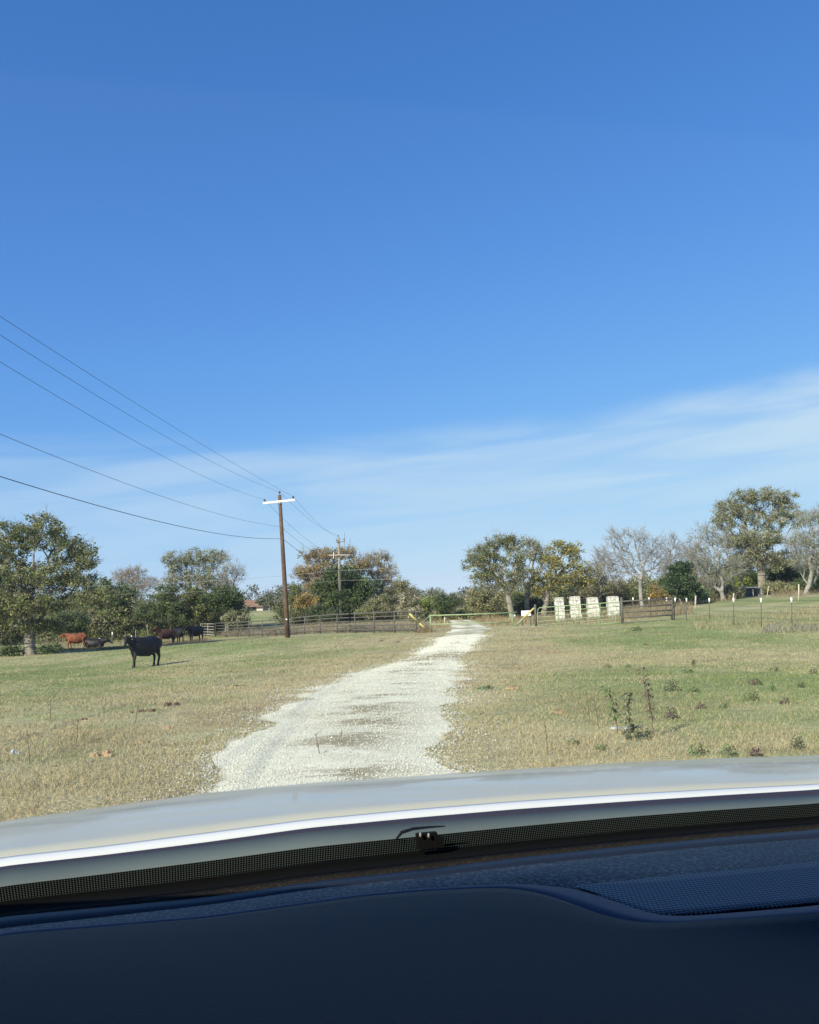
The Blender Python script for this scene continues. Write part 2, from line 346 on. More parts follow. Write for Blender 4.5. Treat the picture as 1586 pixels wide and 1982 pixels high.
# tall dry brush behind and along the fences
def brush(specs):
    X = []; Y = []; Hh = []; Cc = []
    for (p0, p1, d0, d1, n, hh, colr) in specs:
        px = p0+(p1-p0)*rng.random(n); d = d0+(d1-d0)*rng.random(n)
        if p0 == 385: d = 1/(1/98+(1/61-1/98)*(px-417)/(806-417))+.8+(d1-d0)*rng.random(n)**1.5
        xx = (px-CX)/F*d
        m = vnoise(xx, d, 2.2, 51) > .28+.2*rng.random(n); l, r = redge(d); m &= ((xx < l-.3) | (xx > r+.3)) & ~((px > 1415) & (px < 1485) & (d > 84))
        X.append(xx[m]); Y.append(d[m]); Hh.append(hh*(.35+.8*rng.random(m.sum()))*(.5+vnoise(xx[m], d[m], 3, 52))); Cc.append(np.array(colr)*(.6+.7*rng.random((m.sum(), 1))))
    return map(np.concatenate, (X, Y, Hh, Cc))
x, y, hh, c = brush([(385,830,72,98,22000,.6,(.33,.28,.20)), (385,830,70,74,2500,.35,(.26,.25,.14)), (835,1040,67,95,7000,.5,(.36,.29,.17)), (1030,1330,62,95,12000,.55,(.30,.25,.16)),
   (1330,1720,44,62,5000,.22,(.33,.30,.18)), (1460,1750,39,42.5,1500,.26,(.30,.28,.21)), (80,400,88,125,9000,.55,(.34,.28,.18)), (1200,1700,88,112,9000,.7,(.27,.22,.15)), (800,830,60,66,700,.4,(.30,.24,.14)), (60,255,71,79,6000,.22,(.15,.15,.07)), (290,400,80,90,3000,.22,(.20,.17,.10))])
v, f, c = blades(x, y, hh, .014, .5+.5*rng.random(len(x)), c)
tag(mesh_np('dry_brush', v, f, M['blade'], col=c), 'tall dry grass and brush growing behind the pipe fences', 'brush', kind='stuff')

# ---------------------------------------------------------------- trees
def frusta(A, B, ra, rb, k):
    n = len(A); t = B-A; ln = np.linalg.norm(t, axis=1, keepdims=True)+1e-9; t = t/ln
    ref = np.where(np.abs(t[:, 2:3]) > .9, np.array([[1., 0, 0]]), np.array([[0, 0, 1.]]))
    a = np.cross(t, ref); a /= np.linalg.norm(a, axis=1, keepdims=True)+1e-9; b = np.cross(a, t)
    q = np.arange(k)*2*math.pi/k; cs = np.cos(q)[None, :, None]; sn = np.sin(q)[None, :, None]
    ring = a[:, None]*cs+b[:, None]*sn
    V = np.concatenate([A[:, None]+ring*ra[:, None, None], B[:, None]+ring*rb[:, None, None]], 1)
    j = np.arange(k); f = np.stack([j, (j+1) % k, k+(j+1) % k, k+j], -1)
    return V.reshape(-1, 3), (f[None]+np.arange(n)[:, None, None]*2*k).reshape(-1, 4)
PAL = {'olive': [(.085,.095,.036),(.13,.135,.055),(.055,.066,.026),(.18,.165,.085)], 'green': [(.055,.075,.032),(.085,.105,.042),(.042,.056,.027)],
 'cedar': [(.042,.062,.032),(.06,.082,.038),(.03,.044,.025)], 'brown': [(.22,.135,.055),(.16,.105,.05),(.12,.11,.045),(.26,.19,.10)],
 'gold': [(.19,.155,.05),(.14,.135,.05),(.105,.108,.045),(.22,.165,.055)], 'grey': [(.27,.235,.18),(.20,.175,.13),(.13,.125,.075)],
 'orange': [(.25,.17,.06),(.20,.13,.055),(.14,.12,.05)], 'scrub': [(.15,.14,.075),(.20,.175,.11),(.10,.105,.05)], 'lime': [(.17,.19,.05),(.12,.15,.045)],
 'pink': [(.28,.215,.175),(.22,.175,.145)], 'far': [(.105,.108,.085),(.13,.122,.095),(.095,.10,.08)], 'greyol': [(.19,.18,.115),(.12,.125,.06),(.23,.21,.155),(.09,.10,.045)]}  # 'far' leaf colours are greyed to stand in for haze
def leaves(cen, per, spread, size, pal, flat=.75):
    per = int(per*1.6); size = size*.74
    n = len(cen)*per; c = np.repeat(cen, per, 0); d = rng.normal(0, 1, (n, 3)); d /= np.linalg.norm(d, axis=1, keepdims=True)
    pos = c+d*(rng.random((n, 1))**.6)*np.array([spread, spread, spread*flat]); s = size*(.6+.8*rng.random((n, 1)))
    u = rng.normal(0, 1, (n, 3)); u /= np.linalg.norm(u, axis=1, keepdims=True); w_ = np.cross(u, rng.normal(0, 1, (n, 3))); w_ /= np.linalg.norm(w_, axis=1, keepdims=True)
    V = np.stack([pos-u*s, pos+w_*s*.55, pos+u*s, pos-w_*s*.55], 1)
    pa = np.array(PAL[pal]); ci = rng.integers(0, len(pa), len(cen)); ci = np.repeat(ci, per); alt = rng.random(n) < .35
    ci = np.where(alt, rng.integers(0, len(pa), n), ci); br = np.repeat(.78+.45*rng.random(len(cen)), per)*(.8+.4*rng.random(n))
    col = pa[ci]*br[:, None]*1.8*np.array([.97, 1.03, .98])
    return V.reshape(-1, 3), np.arange(n*4).reshape(-1, 4), np.repeat(col, 4, 0)
def tree(name, label, cat, base, lobes, d, pal, trunk_r=.3, dens=1.0, per=24, spread=.55, size=.13, bark='bark', twigs=0, group=None, depthf=1.0, leafy=1.0, fork=.35, trunkless=False):
    b = at(base[0], d) if len(base) == 2 else np.array(base, float)
    pts = []
    sc_ = d/F
    for (cx, cy, rx_, ry_) in lobes:
        c0 = P(cx, cy, d+random.uniform(-.25, .25)*rx_*sc_); ra, rz_ = rx_*sc_, ry_*sc_
        n = min(300, max(14, int(dens*ra*ra*rz_*4.2+20*dens*ra)))
        u = rng.normal(0, 1, (n, 3)); u /= np.linalg.norm(u, axis=1, keepdims=True)
        rr = rng.random((n, 1))**.42
        pts.append(c0+u*rr*np.array([ra, ra*depthf, rz_]))
    pts = np.concatenate(pts); gz = b[2]
    pts = pts[pts[:, 2] > gz+.25]
    low = np.percentile(pts[:, 2], 6); top = pts[:, 2].max()
    fz = gz+(top-gz)*(fork if not trunkless else .04)
    nodes = [b+np.array([0, 0, -.15])]; par = [-1]; path = [0.]
    cen = pts.mean(0); steps = max(2, int((fz-gz)/.7))
    for i in range(1, steps+1):
        t = i/steps; p = b+np.array([(cen[0]-b[0])*.25*t+random.uniform(-.06, .06), random.uniform(-.06, .06), (fz-gz)*t]); nodes.append(p); par.append(len(nodes)-2); path.append(0.)
    ft = nodes[-1]; order = np.argsort(np.linalg.norm(pts-ft, axis=1)); NA = np.empty((len(pts)*3+50, 3)); PL = np.empty(len(NA)); m = len(nodes)
    NA[:m] = nodes; PL[:m] = 0; PL[:m-1] = 1e3; tip = {}
    for q in order:
        p = pts[q]; dd = np.linalg.norm(NA[:m]-p, axis=1); j = int(np.argmin(dd+.42*PL[:m])); e = dd[j]
        ns = int(min(4, e//1.1))
        ax = p-NA[j]; jj = j
        for s_ in range(1, ns+1):
            if m > len(NA)-3: break
            t = s_/(ns+1); mid = NA[j]+ax*t+rng.normal(0, .09*e**.5, 3)+np.array([0, 0, .10*e*math.sin(t*math.pi)])
            NA[m] = mid; par.append(jj); PL[m] = PL[jj]+np.linalg.norm(mid-NA[jj]); jj = m; m += 1
        if m > len(NA)-2: break
        NA[m] = p; par.append(jj); PL[m] = PL[jj]+np.linalg.norm(p-NA[jj]); tip[m] = 1; m += 1
    NA = NA[:m]; par = np.array(par[:m]); cnt = np.zeros(m)
    for i in tip: cnt[i] += 1
    for i in range(m-1, 0, -1): cnt[par[i]] += cnt[i]
    r0 = .012; trunk_r *= .8; ex = math.log(max(trunk_r/r0, 1.5))/math.log(max(cnt[0], 3)); rad = r0*np.maximum(cnt, 1)**ex
    e = np.arange(1, m); A = NA[par[e]]; B = NA[e]; rb = rad[e]; ra = np.minimum(rad[par[e]], rb*1.35)
    ra[:steps] = rad[par[e[:steps]]]; ra[0] *= 1.35
    V = []; Fs = []; off = 0
    for msk, kk in ((rb > .07, 7), (rb <= .07, 3)):
        if msk.sum():
            v, f = frusta(A[msk], B[msk], ra[msk], rb[msk], kk); V.append(v); Fs.append(f+off); off += len(v)
    if twigs:
        ti = np.array(list(tip.keys())); T = np.repeat(NA[ti], twigs, 0); nT = len(T); out = T-cen; out /= np.linalg.norm(out, axis=1, keepdims=True)+1e-6
        dr = out*.5+rng.normal(0, .6, (nT, 3))+np.array([0, 0, .25]); dr /= np.linalg.norm(dr, axis=1, keepdims=True)
        E = T+dr*(.35+.75*rng.random((nT, 1))); v, f = frusta(T, E, np.full(nT, .014), np.full(nT, .006), 3); V.append(v); Fs.append(f+off); off += len(v)
        T2 = np.repeat(T+(E-T)*.5, 2, 0); d2 = np.repeat(dr, 2, 0)+rng.normal(0, .7, (nT*2, 3)); E2 = T2+d2*.4*rng.random((nT*2, 1))
        v, f = frusta(T2, E2, np.full(len(T2), .009), np.full(len(T2), .004), 3); V.append(v); Fs.append(f+off); off += len(v)
    root = empty(name, b, label, cat, group)
    wobj = mesh_np('trunk' if not trunkless else 'branches', np.concatenate(V), np.concatenate(Fs), M[bark], root, smooth=True, off=b)
    if leafy > 0:
        ti = np.array(list(tip.keys())); ti = ti[rng.random(len(ti)) < leafy]
        v, f, c = leaves(NA[ti], per, spread, size, pal); v[:, 2] = np.maximum(v[:, 2], gz+.02)
        mesh_np('crown', v, f, M['leaf'], root, col=c, off=b)
    return root
TR = 'trees along the far side of the pasture'; BU = 'bushes growing below the trees'
tree('oak_tree', 'big spreading live oak shading the red cow at the left edge', 'tree', (60,1268), [(15,1050,48,38),(75,1030,52,36),(128,1065,42,36),(165,1082,30,28),(150,1120,36,26),(25,1110,58,36),(88,1120,50,34),(-40,1090,60,60),(30,1165,60,30),(-40,1170,60,36),(95,1170,55,20),(190,1155,42,16),(15,1212,52,22),(95,1212,32,14)], 67, 'olive', .50, 1.25, 30, .5, .115, fork=.24, twigs=2)
tree('oak_tree', 'low dark green tree behind the red cow right of the big oak', 'tree', (205,1215), [(190,1145,32,26),(225,1150,34,26),(215,1180,44,26),(165,1190,30,22)], 108, 'green', .3, 1, 30, .7, .16, group=TR)
tree('bare_tree', 'pinkish brown bare tree between the big oak and the grey topped oak', 'tree', (248,1215), [(240,1118,26,18),(262,1108,20,14),(280,1128,28,16),(255,1140,30,20)], 135, 'pink', .22, 1.1, 12, .7, .11, twigs=5, leafy=.8, group=TR)
tree('oak_tree', 'green oak with pale bare top branches left of the tall power pole', 'tree', (390,1215), [(340,1088,26,22),(375,1082,34,20),(415,1082,26,20),(345,1125,34,24),(395,1120,40,26),(425,1140,30,20)], 112, 'greyol', .42, 1, 22, .6, .13, 'palebark', 3, group=TR)
tree('bare_tree', 'pale grey leafless tree overhanging the red roofed house', 'tree', (448,1218), [(440,1100,24,26),(458,1112,16,20),(435,1128,26,22)], 108, 'grey', .26, 1, 8, .5, .09, 'palebark', 5, leafy=.7, group=TR)
tree('evergreen_tree', 'dark green rounded evergreen on the left of the red roofed house', 'tree', (440,1222), [(440,1160,34,26),(452,1172,20,22),(415,1170,30,30)], 104, 'green', .3, 1, 34, .65, .15, group=TR)
tree('oak_tree', 'rusty brown oak rising behind the round evergreen and second pole', 'tree', (645,1200), [(598,1078,20,16),(630,1075,26,16),(668,1070,24,14),(590,1108,30,14),(630,1105,40,20),(610,1130,26,14),(690,1095,24,18)], 118, 'brown', .42, 1, 22, .6, .13, 'bark', 3, group=TR)
tree('evergreen_tree', 'round dense green evergreen just behind the second power pole', 'tree', (668,1200), [(665,1120,42,26),(640,1140,34,26),(702,1140,32,28),(668,1165,58,28)], 112.5, 'green', .35, 1, 36, .75, .17, group=TR, fork=.2)
tree('oak_tree', 'brown half bare oak right of the round evergreen', 'tree', (738,1198), [(712,1085,24,16),(738,1080,20,16),(752,1105,24,20),(722,1110,28,22),(745,1135,24,22)], 122, 'brown', .34, 1, 14, .6, .12, 'palebark', 4, group=TR)
tree('tree', 'thin yellow green tree between the brown oak and the far woods', 'tree', (778,1198), [(775,1132,16,14),(760,1150,24,22),(790,1152,26,22)], 116, 'scrub', .2, 1.2, 22, .6, .13, 'bark', 2, group=TR)
tree('oak_tree', 'tall open oak nearest the green swing gate, left of the group', 'tree', (994,1204), [(935,1068,30,18),(965,1050,26,16),(995,1052,22,18),(922,1092,26,16),(955,1092,30,20),(1000,1085,24,24),(935,1118,26,14),(985,1120,34,24)], 86, 'olive', .36, 1.15, 24, .45, .11, 'bark', 2, group=TR, fork=.3)
tree('oak_tree', 'greyish oak squeezed between the open oak and golden oak', 'tree', (1020,1206), [(1030,1060,22,18),(1045,1080,24,24),(1025,1110,30,28)], 92, 'greyol', .33, 1, 22, .5, .12, 'bark', 3, group=TR)
tree('oak_tree', 'golden leaved oak behind the first white stone pillars', 'tree', (1052,1204), [(1085,1060,22,16),(1112,1068,22,20),(1070,1090,26,18),(1118,1098,24,24),(1080,1120,34,24),(1045,1130,26,22),(1125,1125,26,16)], 88, 'gold', .36, 1.1, 26, .5, .12, group=TR, fork=.3)
tree('oak_tree', 'low tangled grey brown oak behind the last two white pillars', 'tree', (1165,1195), [(1150,1110,24,20),(1165,1135,38,22),(1130,1150,30,18),(1195,1145,24,18)], 96, 'scrub', .28, 1.1, 14, .5, .12, 'bark', 4, group=TR)
tree('bare_tree', 'wide pale leafless tree behind the grey pipe panel', 'tree', (1246,1178), [(1195,1050,26,24),(1232,1042,26,22),(1265,1060,28,26),(1195,1090,32,26),(1235,1085,30,26),(1280,1095,26,26),(1170,1080,20,20)], 90, 'grey', .26, 1.2, 3, .35, .05, 'palebark', 5, leafy=.5, group=TR, fork=.09)
tree('bare_tree', 'slim leafless tree rising behind the dark cedar', 'tree', (1312,1175), [(1300,1055,20,22),(1315,1080,22,22),(1295,1085,22,26)], 100, 'grey', .20, 1.1, 3, .35, .05, 'palebark', 5, leafy=.4, group=TR, fork=.1)
tree('bare_tree', 'small leafless tree between the golden oak and the wide bare tree', 'tree', (1178,1180), [(1165,1095,20,22),(1182,1120,24,22),(1160,1130,22,18)], 98, 'grey', .18, 1.1, 4, .4, .06, 'bark', 5, leafy=.5, group=TR, fork=.1)
tree('bare_tree', 'thin grey tree just left of the tallest oak crown', 'tree', (1440,1165), [(1430,1060,22,26),(1450,1090,24,24),(1425,1100,22,22)], 110, 'grey', .2, 1.1, 5, .4, .07, 'palebark', 5, leafy=.6, group=TR, fork=.1)
tree('bare_tree', 'tangled grey leafless tree behind the dark cedar on its right', 'tree', (1345,1172), [(1335,1070,24,26),(1350,1100,26,24),(1365,1130,26,18)], 108, 'grey', .2, 1.2, 5, .45, .07, 'bark', 6, leafy=.6, group=TR, fork=.08)
tree('bare_tree', 'grey leafless tree between the tallest oak and the right edge', 'tree', (1535,1160), [(1540,1060,22,28),(1525,1085,24,26),(1550,1100,24,22)], 116, 'grey', .2, 1.2, 5, .45, .07, 'bark', 6, leafy=.6, group=TR, fork=.08)
tree('cedar_tree', 'dark green bushy cedar between the bare trees', 'tree', (1320,1172), [(1318,1103,22,18),(1312,1128,34,22),(1330,1145,34,18)], 86, 'cedar', .2, 1.6, 40, .5, .13, group=TR, fork=.12)
tree('bare_tree', 'grey brown twiggy tree left of the big right hand oak', 'tree', (1404,1165), [(1362,1040,26,26),(1395,1050,30,30),(1370,1085,34,28),(1410,1095,34,28),(1385,1120,30,20),(1345,1075,20,24)], 92, 'greyol', .28, 1.2, 7, .45, .09, 'palebark', 4, group=TR, fork=.12)
tree('oak_tree', 'tallest oak in the row, standing beside the tin shed', 'tree', (1482,1155), [(1408,985,28,18),(1440,965,30,18),(1485,962,34,18),(1522,970,26,22),(1400,1012,26,18),(1445,1000,34,24),(1500,1000,36,26),(1545,1005,14,20),(1475,1045,52,24),(1425,1045,30,22),(1500,1085,40,22),(1440,1085,36,22)], 106, 'greyol', .62, 1, 24, .55, .13, 'bark', 3, group=TR, fork=.3)
tree('tree', 'grey twiggy tree with pale split trunk at the right edge', 'tree', (1563,1160), [(1565,1005,26,18),(1600,1000,34,24),(1560,1045,34,22),(1600,1050,44,34),(1570,1085,44,22),(1620,1090,44,30)], 96, 'greyol', .30, 1.1, 10, .5, .10, 'palebark', 4, group=TR, fork=.1)
tree('oak_tree', 'yellow green young oak behind the tin shed', 'tree', (1432,1160), [(1432,1108,28,18),(1455,1120,22,16),(1425,1130,24,12)], 118, 'lime', .2, 1.2, 26, .6, .15, group=TR)
tree('evergreen_tree', 'dark leafy tree filling the gap right of the biggest trunk', 'tree', (1525,1160), [(1515,1105,34,22),(1545,1120,34,22),(1510,1130,28,16)], 112, 'green', .26, 1.1, 30, .65, .16, group=TR, fork=.2)
tree('tree', 'small distant tree in the field right of the red roofed house', 'tree', (523,1196), [(515,1163,16,10),(533,1166,16,10)], 205, 'far', .25, .4, 30, 1.0, .3)
BUSH = [
 ('dark green bush at the far left behind the big oak', (10,1255), [(0,1228,40,22),(40,1225,26,18)], 80, 'green'),
 ('low green bush against the big oak trunk on its right', (98,1266), [(96,1258,20,9)], 66, 'green'),
 ('low bush against the big oak trunk on its left', (22,1268), [(20,1260,16,8)], 66.5, 'green'),
 ('dark bush filling the shade right of the big oak trunk', (120,1236), [(118,1208,34,20),(150,1206,26,20)], 98, 'green'),
 ('green bush behind the resting black cow', (185,1226), [(185,1196,30,20)], 106, 'scrub'),
 ('brownish leafless thicket above the fence posts on the left', (245,1222), [(238,1196,30,18),(262,1200,24,16)], 112, 'pink'),
 ('bright green bush left of the brindle cow', (290,1222), [(285,1188,26,20)], 104, 'green'),
 ('tall green bush behind the brindle cow', (325,1224), [(322,1165,32,34),(345,1185,26,26)], 103, 'green'),
 ('olive bush behind the black cow beside the fence end', (375,1226), [(375,1165,32,32),(392,1190,24,24)], 104, 'olive'),
 ('grey leafless bush where the pipe fence begins', (462,1226), [(452,1198,20,14)], 98, 'scrub'),
 ('small green bush just left of the tall pole behind the fence', (545,1216), [(545,1180,14,14)], 125, 'scrub'),
 ('olive bush just right of the tall pole', (572,1212), [(570,1160,20,28),(580,1185,24,16)], 116, 'olive'),
 ('orange leaved bush below the rusty oak', (592,1212), [(594,1164,24,16)], 111, 'orange'),
 ('dark green bush under the orange leaves', (612,1212), [(608,1186,26,14),(640,1190,20,10)], 108, 'green'),
 ('grey green thicket below the brown half bare oak', (735,1212), [(725,1180,34,18),(755,1175,26,26)], 106, 'scrub'),
 ('grey leafless bush at the end of the pipe fence', (795,1212), [(790,1172,24,26),(805,1190,18,12)], 100, 'grey'),
 ('light green bush left of the green swing gate', (828,1208), [(826,1170,26,14)], 104, 'lime'),
 ('round dark green bush above the green swing gate', (866,1206), [(866,1168,28,18)], 100, 'green'),
 ('olive thicket below the tall open oak', (940,1206), [(925,1160,22,20),(950,1165,26,26)], 92, 'scrub'),
 ('dark undergrowth in the shade of the oak group', (1015,1206), [(1010,1172,26,22),(1035,1178,20,18)], 94, 'green'),
 ('reddish bush left of the dark cedar', (1275,1182), [(1272,1148,20,14)], 112, 'orange'),
 ('tan bush behind the pillars under the tangled oak', (1125,1198), [(1120,1168,30,14),(1160,1170,30,12)], 98, 'scrub'),
 ('bare grey bush behind the grey pipe panel', (1215,1186), [(1212,1152,26,18)], 104, 'scrub'),
 ('bright green bush at the foot of the dark cedar', (1355,1176), [(1358,1152,16,14)], 90, 'lime'),
 ('brushy thicket at the foot of the grey brown tree', (1400,1172), [(1395,1150,26,12),(1420,1145,20,12)], 94, 'scrub'),
 ('brown brush right of the tin shed', (1500,1164), [(1500,1140,30,12)], 104, 'scrub'),
 ('dark bush at the right edge below the pale trunk', (1570,1166), [(1560,1135,26,16),(1600,1130,30,22)], 104, 'green')]
for lb, bs, lo, d, pl in BUSH: tree('bush', lb, 'bush', bs, lo, d, pl, .06, 1.3, 34, .55, .14, trunkless=True, group=BU, twigs=2)
# tangled undergrowth between and behind the trees
cs = []
for (p0, p1, d0, d1, h0, h1_, n_) in [(-120, 470, 104, 124, 1.2, 4.4, 260), (545, 800, 112, 128, 1.0, 3.6, 130), (800, 905, 100, 112, .4, 1.0, 40), (912, 1240, 96, 112, 1.0, 3.4, 180), (1230, 1760, 116, 130, .8, 4.6, 300)]:
    for i in range(n_):
        px = random.uniform(p0, p1); d = random.uniform(d0, d1); b = at(px, d); hh_ = random.uniform(h0, h1_)*(.6+.8*float(vnoise(np.array([px/14.]), np.array([1.]), 2.2, 61)[0]))
        if 484 < px < 545 or (1424 < px < 1482 and hh_ > 1.2): continue
        for j in range(9): cs.append(b+np.array([random.gauss(0, .7), random.gauss(0, .7), hh_*random.uniform(.05, 1)]))
cs = np.array(cs); h_ = len(cs)//2; rng.shuffle(cs)
a_ = leaves(cs[:h_], 30, .75, .15, 'scrub'); b_ = leaves(cs[h_:], 30, .75, .15, 'olive')
tag(mesh_np('undergrowth', np.concatenate([a_[0], b_[0]]), np.concatenate([a_[1], b_[1]+len(a_[0])]), M['leaf'], col=np.concatenate([a_[2], b_[2]])), 'tangled olive and grey undergrowth filling the gaps between the trees', 'undergrowth', kind='stuff')
# far woods, one mass
cs = []
for i in range(900):
    px = random.uniform(-500, 2300); d = random.uniform(230, 420); d = max(d, 330) if 455 < px < 555 else d; b = at(px, d); hgt = random.uniform(4.2, 7.8)*(1+.25*math.sin(px*.013))
    for j in range(5): cs.append(b+np.array([random.gauss(0, 2.2), random.gauss(0, 2), hgt*random.uniform(.1, .92)]))
v, f, c = leaves(np.array(cs), 40, 2.3, .5, 'far')
tag(mesh_np('distant_woods', v, f, M['leaf'], col=c), 'long low band of distant woods along the horizon', 'woods', kind='stuff')

# ---------------------------------------------------------------- power poles and wires
A_ = lambda px, py, d: P(px, py, d)
pb = at(557, 64); pt = A_(541.5, 958, 64)
po = empty('power_pole', pb, 'tall brown wooden power pole with white crossarm standing before the pipe fence', 'power pole')
pp = lambda t: pb+(pt-pb)*t
MB().loft([pb+np.array([0, 0, -.3]), pp(.3), pp(.6), pt], [.19, .17, .15, .125], 14).build('pole', M['pole'], po, True, pb)
ca, cb = A_(509.5, 974, 63.8), A_(571, 967.5, 63.8)
def beam(mb, a, b, hx, hz_):
    t = b-a; ln = np.linalg.norm(t); t = t/ln; s = np.cross(t, [0, 0, 1.]); s /= np.linalg.norm(s); u = np.cross(s, t)
    mb.box((a+b)/2, np.array([ln/2, hx, hz_]), np.stack([t, s, u], 1))
m = MB(); beam(m, ca, cb, .05, .075); m.build('crossarm', M['whitepaint'], po, off=pb)
def insulator(p, root, off, s=1):
    MB().loft([p, p+np.array([0, 0, .10*s]), p+np.array([0, 0, .11*s]), p+np.array([0, 0, .20*s]), p+np.array([0, 0, .23*s])], [.025*s, .03*s, .085*s, .075*s, .04*s], 10).build('insulator', M['insul'], root, True, off)
iT = pt+np.array([0, 0, .05]); iL = ca+(cb-ca)*.05+np.array([0, 0, .06]); iR = ca+(cb-ca)*.95+np.array([0, 0, .06])
for p in (iT, iL, iR): insulator(p, po, pb)
for c_, h_ in ((pp(.945)+np.array([0, -.17, -.03]), (.05, .03, .10)), (pp(.76)+np.array([.18, 0, 0]), (.05, .04, .05))): m = MB(); m.box(c_, np.array(h_)); m.build('bracket', M['pipelight'], po, off=pb)
nD = pp(.775)+np.array([-.05, -.17, 0]); nE = pp(.69)+np.array([-.05, -.17, 0])
m = MB(); m.box(pp(.128)+np.array([0, -.185, 0]), np.array([.05, .01, .05])); m.build('tag_plate', M['sign'], po, off=pb)
b2 = at(661, 110); t2 = A_(655.5, 1041, 110)
p2 = empty('power_pole', b2, 'smaller weathered grey power pole with two crossarms behind the pipe fence', 'power pole')
q2 = lambda t: b2+(t2-b2)*t
MB().loft([b2+np.array([0, 0, -.3]), q2(.5), t2], [.20, .17, .14], 12).build('pole', M['oldpole'], p2, True, b2)
m = MB(); beam(m, A_(651, 1049, 109.8), A_(668, 1048, 109.8), .05, .06); m.build('crossarm', M['oldpole'], p2, off=b2)
m = MB(); beam(m, A_(637, 1074.5, 109.7), A_(677, 1074, 109.7), .05, .055); m.build('crossarm', M['wood'], p2, off=b2)
for a in ((652, 1047.5), (666.5, 1046), (639, 1072.5), (675, 1072)): insulator(A_(*a, 109.8), p2, b2)
insulator(t2+np.array([0, 0, .1]), p2, b2)
m = MB(); m.loft([A_(646, 1069, 109.6), A_(646, 1081, 109.6)], .05, 8); m.build('switch', M['whitepaint'], p2, off=b2)
for a, b in (((667.5, 1031), (667.5, 1060)), ((678, 1042), (677, 1072))): MB().loft([A_(*a, 109.7), A_(*b, 109.7)], .02, 6).build('rod', M['pipe'], p2, off=b2)
m = MB(); m.loft([A_(657.5, 1143, 109.7), A_(657.7, 1162, 109.7)], .10, 8); m.build('riser_box', M['tpost'], p2, off=b2)
m = MB(); m.loft([A_(656.5, 1100, 109.75), A_(658, 1185, 109.75)], .035, 8); m.build('conduit', M['pipelight'], p2, off=b2)
def wire(a, b, sag, r, label, group, mt='wire', name='power_line', n=40):
    a, b = np.array(a), np.array(b); pts = [a+(b-a)*t-np.array([0, 0, 4*sag*t*(1-t)]) for t in np.linspace(0, 1, n)]
    o = MB().loft(pts, r, 5).build(name, M[mt], None, True); return tag(o, label, 'power line', group)
WG = 'overhead wires on the power poles'
for (a, py, r, lb, mt) in ((iR+np.array([0, 0, .2]), 612, .0068, 'uppermost wire leaving the tall pole toward the left edge', 'wire'), (iT+np.array([0, 0, .2]), 648, .0068, 'second wire down, from the tall pole top to the left edge', 'wire'),
        (iL+np.array([0, 0, .2]), 700, .0068, 'third wire down, from the left crossarm end to the left edge', 'wire'), (nD, 840, .0075, 'thin wire below the crossarm wires running to the left edge', 'wire'), (nE, 922, .0125, 'thick black cable, lowest of the lines running to the left edge', 'cable')):
    V_ = P(0, py, 22); b = a+2*(V_-a); sg = a[2]-V_[2]; b[2] = a[2]; wire(a, b, sg, r, lb, WG, mt, n=60)
for a, e, lb in ((iR, (664.5, 1044), 'wire from the right crossarm end to the second pole'), (iT, (655, 1036), 'wire from the tall pole top to the second pole top'), (iL, (640, 1071), 'wire from the left crossarm end to the second pole'), (nD, (656, 1085), 'thin lower wire between the two poles')):
    wire(a+np.array([0, .02, .2 if a is not nD else 0]), P(e[0], e[1], 109.8), .55, .009, lb, WG)
wire(nE+np.array([.1, .1, 0]), P(657, 1103, 109.8), .5, .015, 'thick cable between the two poles, lowest there', WG, 'cable')
wire(P(657, 1104, 109.7), P(120, 1136, 96), .35, .016, 'upper silver service wire crossing the left trees', WG, 'alwire', 'service_line')
wire(P(657, 1123, 109.7), P(200, 1151, 97), .35, .012, 'lower silver service wire crossing the left trees', WG, 'alwire', 'service_line')
wire(P(658, 1104, 109.7), P(752, 1099, 110), .05, .016, 'short silver wire from the second pole into the brown oak', WG, 'alwire', 'service_line')
wire(P(658, 1123, 109.7), P(940, 1105, 88), .25, .012, 'long grey wire from the second pole toward the open oak', WG, 'alwire', 'service_line')

# ---------------------------------------------------------------- fences and gates
def up(p, z): return p+np.array([0, 0, z])
fx = [417,438,460,482,508,533.5,562,590,620,653,687,724,764,806]
def fd(px): return 1/(1/98+(1/61-1/98)*(px-417)/(806-417))
fp = [at(q, fd(q)) for q in fx]
b0 = fp[0].copy(); fe = empty('pipe_fence', b0, 'long grey five rail pipe fence running behind the tall power pole', 'fence')
for p in fp: MB().loft([up(p, -.1), up(p, 1.56)], .045, 8).build('post', M['pipe'], fe, True, b0)
for hgt in (1.5, 1.2, .9, .58, .24):
    MB().loft([up(p, hgt) for p in fp], .044 if hgt < 1.4 else .052, 7).build('rail', M['pipe'], fe, True, b0)
e1, e0 = at(417, 97), at(389, 103)
fe2 = empty('cattle_panel', e0, 'pale weathered gate panel right of the black cow at the fence end', 'gate')
for p in (e0, (e0+e1)/2): MB().loft([up(p, -.1), up(p, 1.5)], .05, 8).build('post', M['pipelight'], fe2, True, e0)
for hgt in (1.45, 1.15, .85, .55, .25): MB().loft([up(e0, hgt), up(e1+np.array([-.15, 0, 0]), hgt)], .04, 7).build('rail', M['pipelight'], fe2, True, e0)
def pipes(name, label, cat, off, parts, group=None):
    r_ = empty(name, off, label, cat, group)
    for nm, mt, pts, rr in parts: MB().loft(pts, rr, 8).build(nm, M[mt], r_, True, off)
    return r_
gd = 64; g0 = at(834, gd); g1 = at(992, gd)
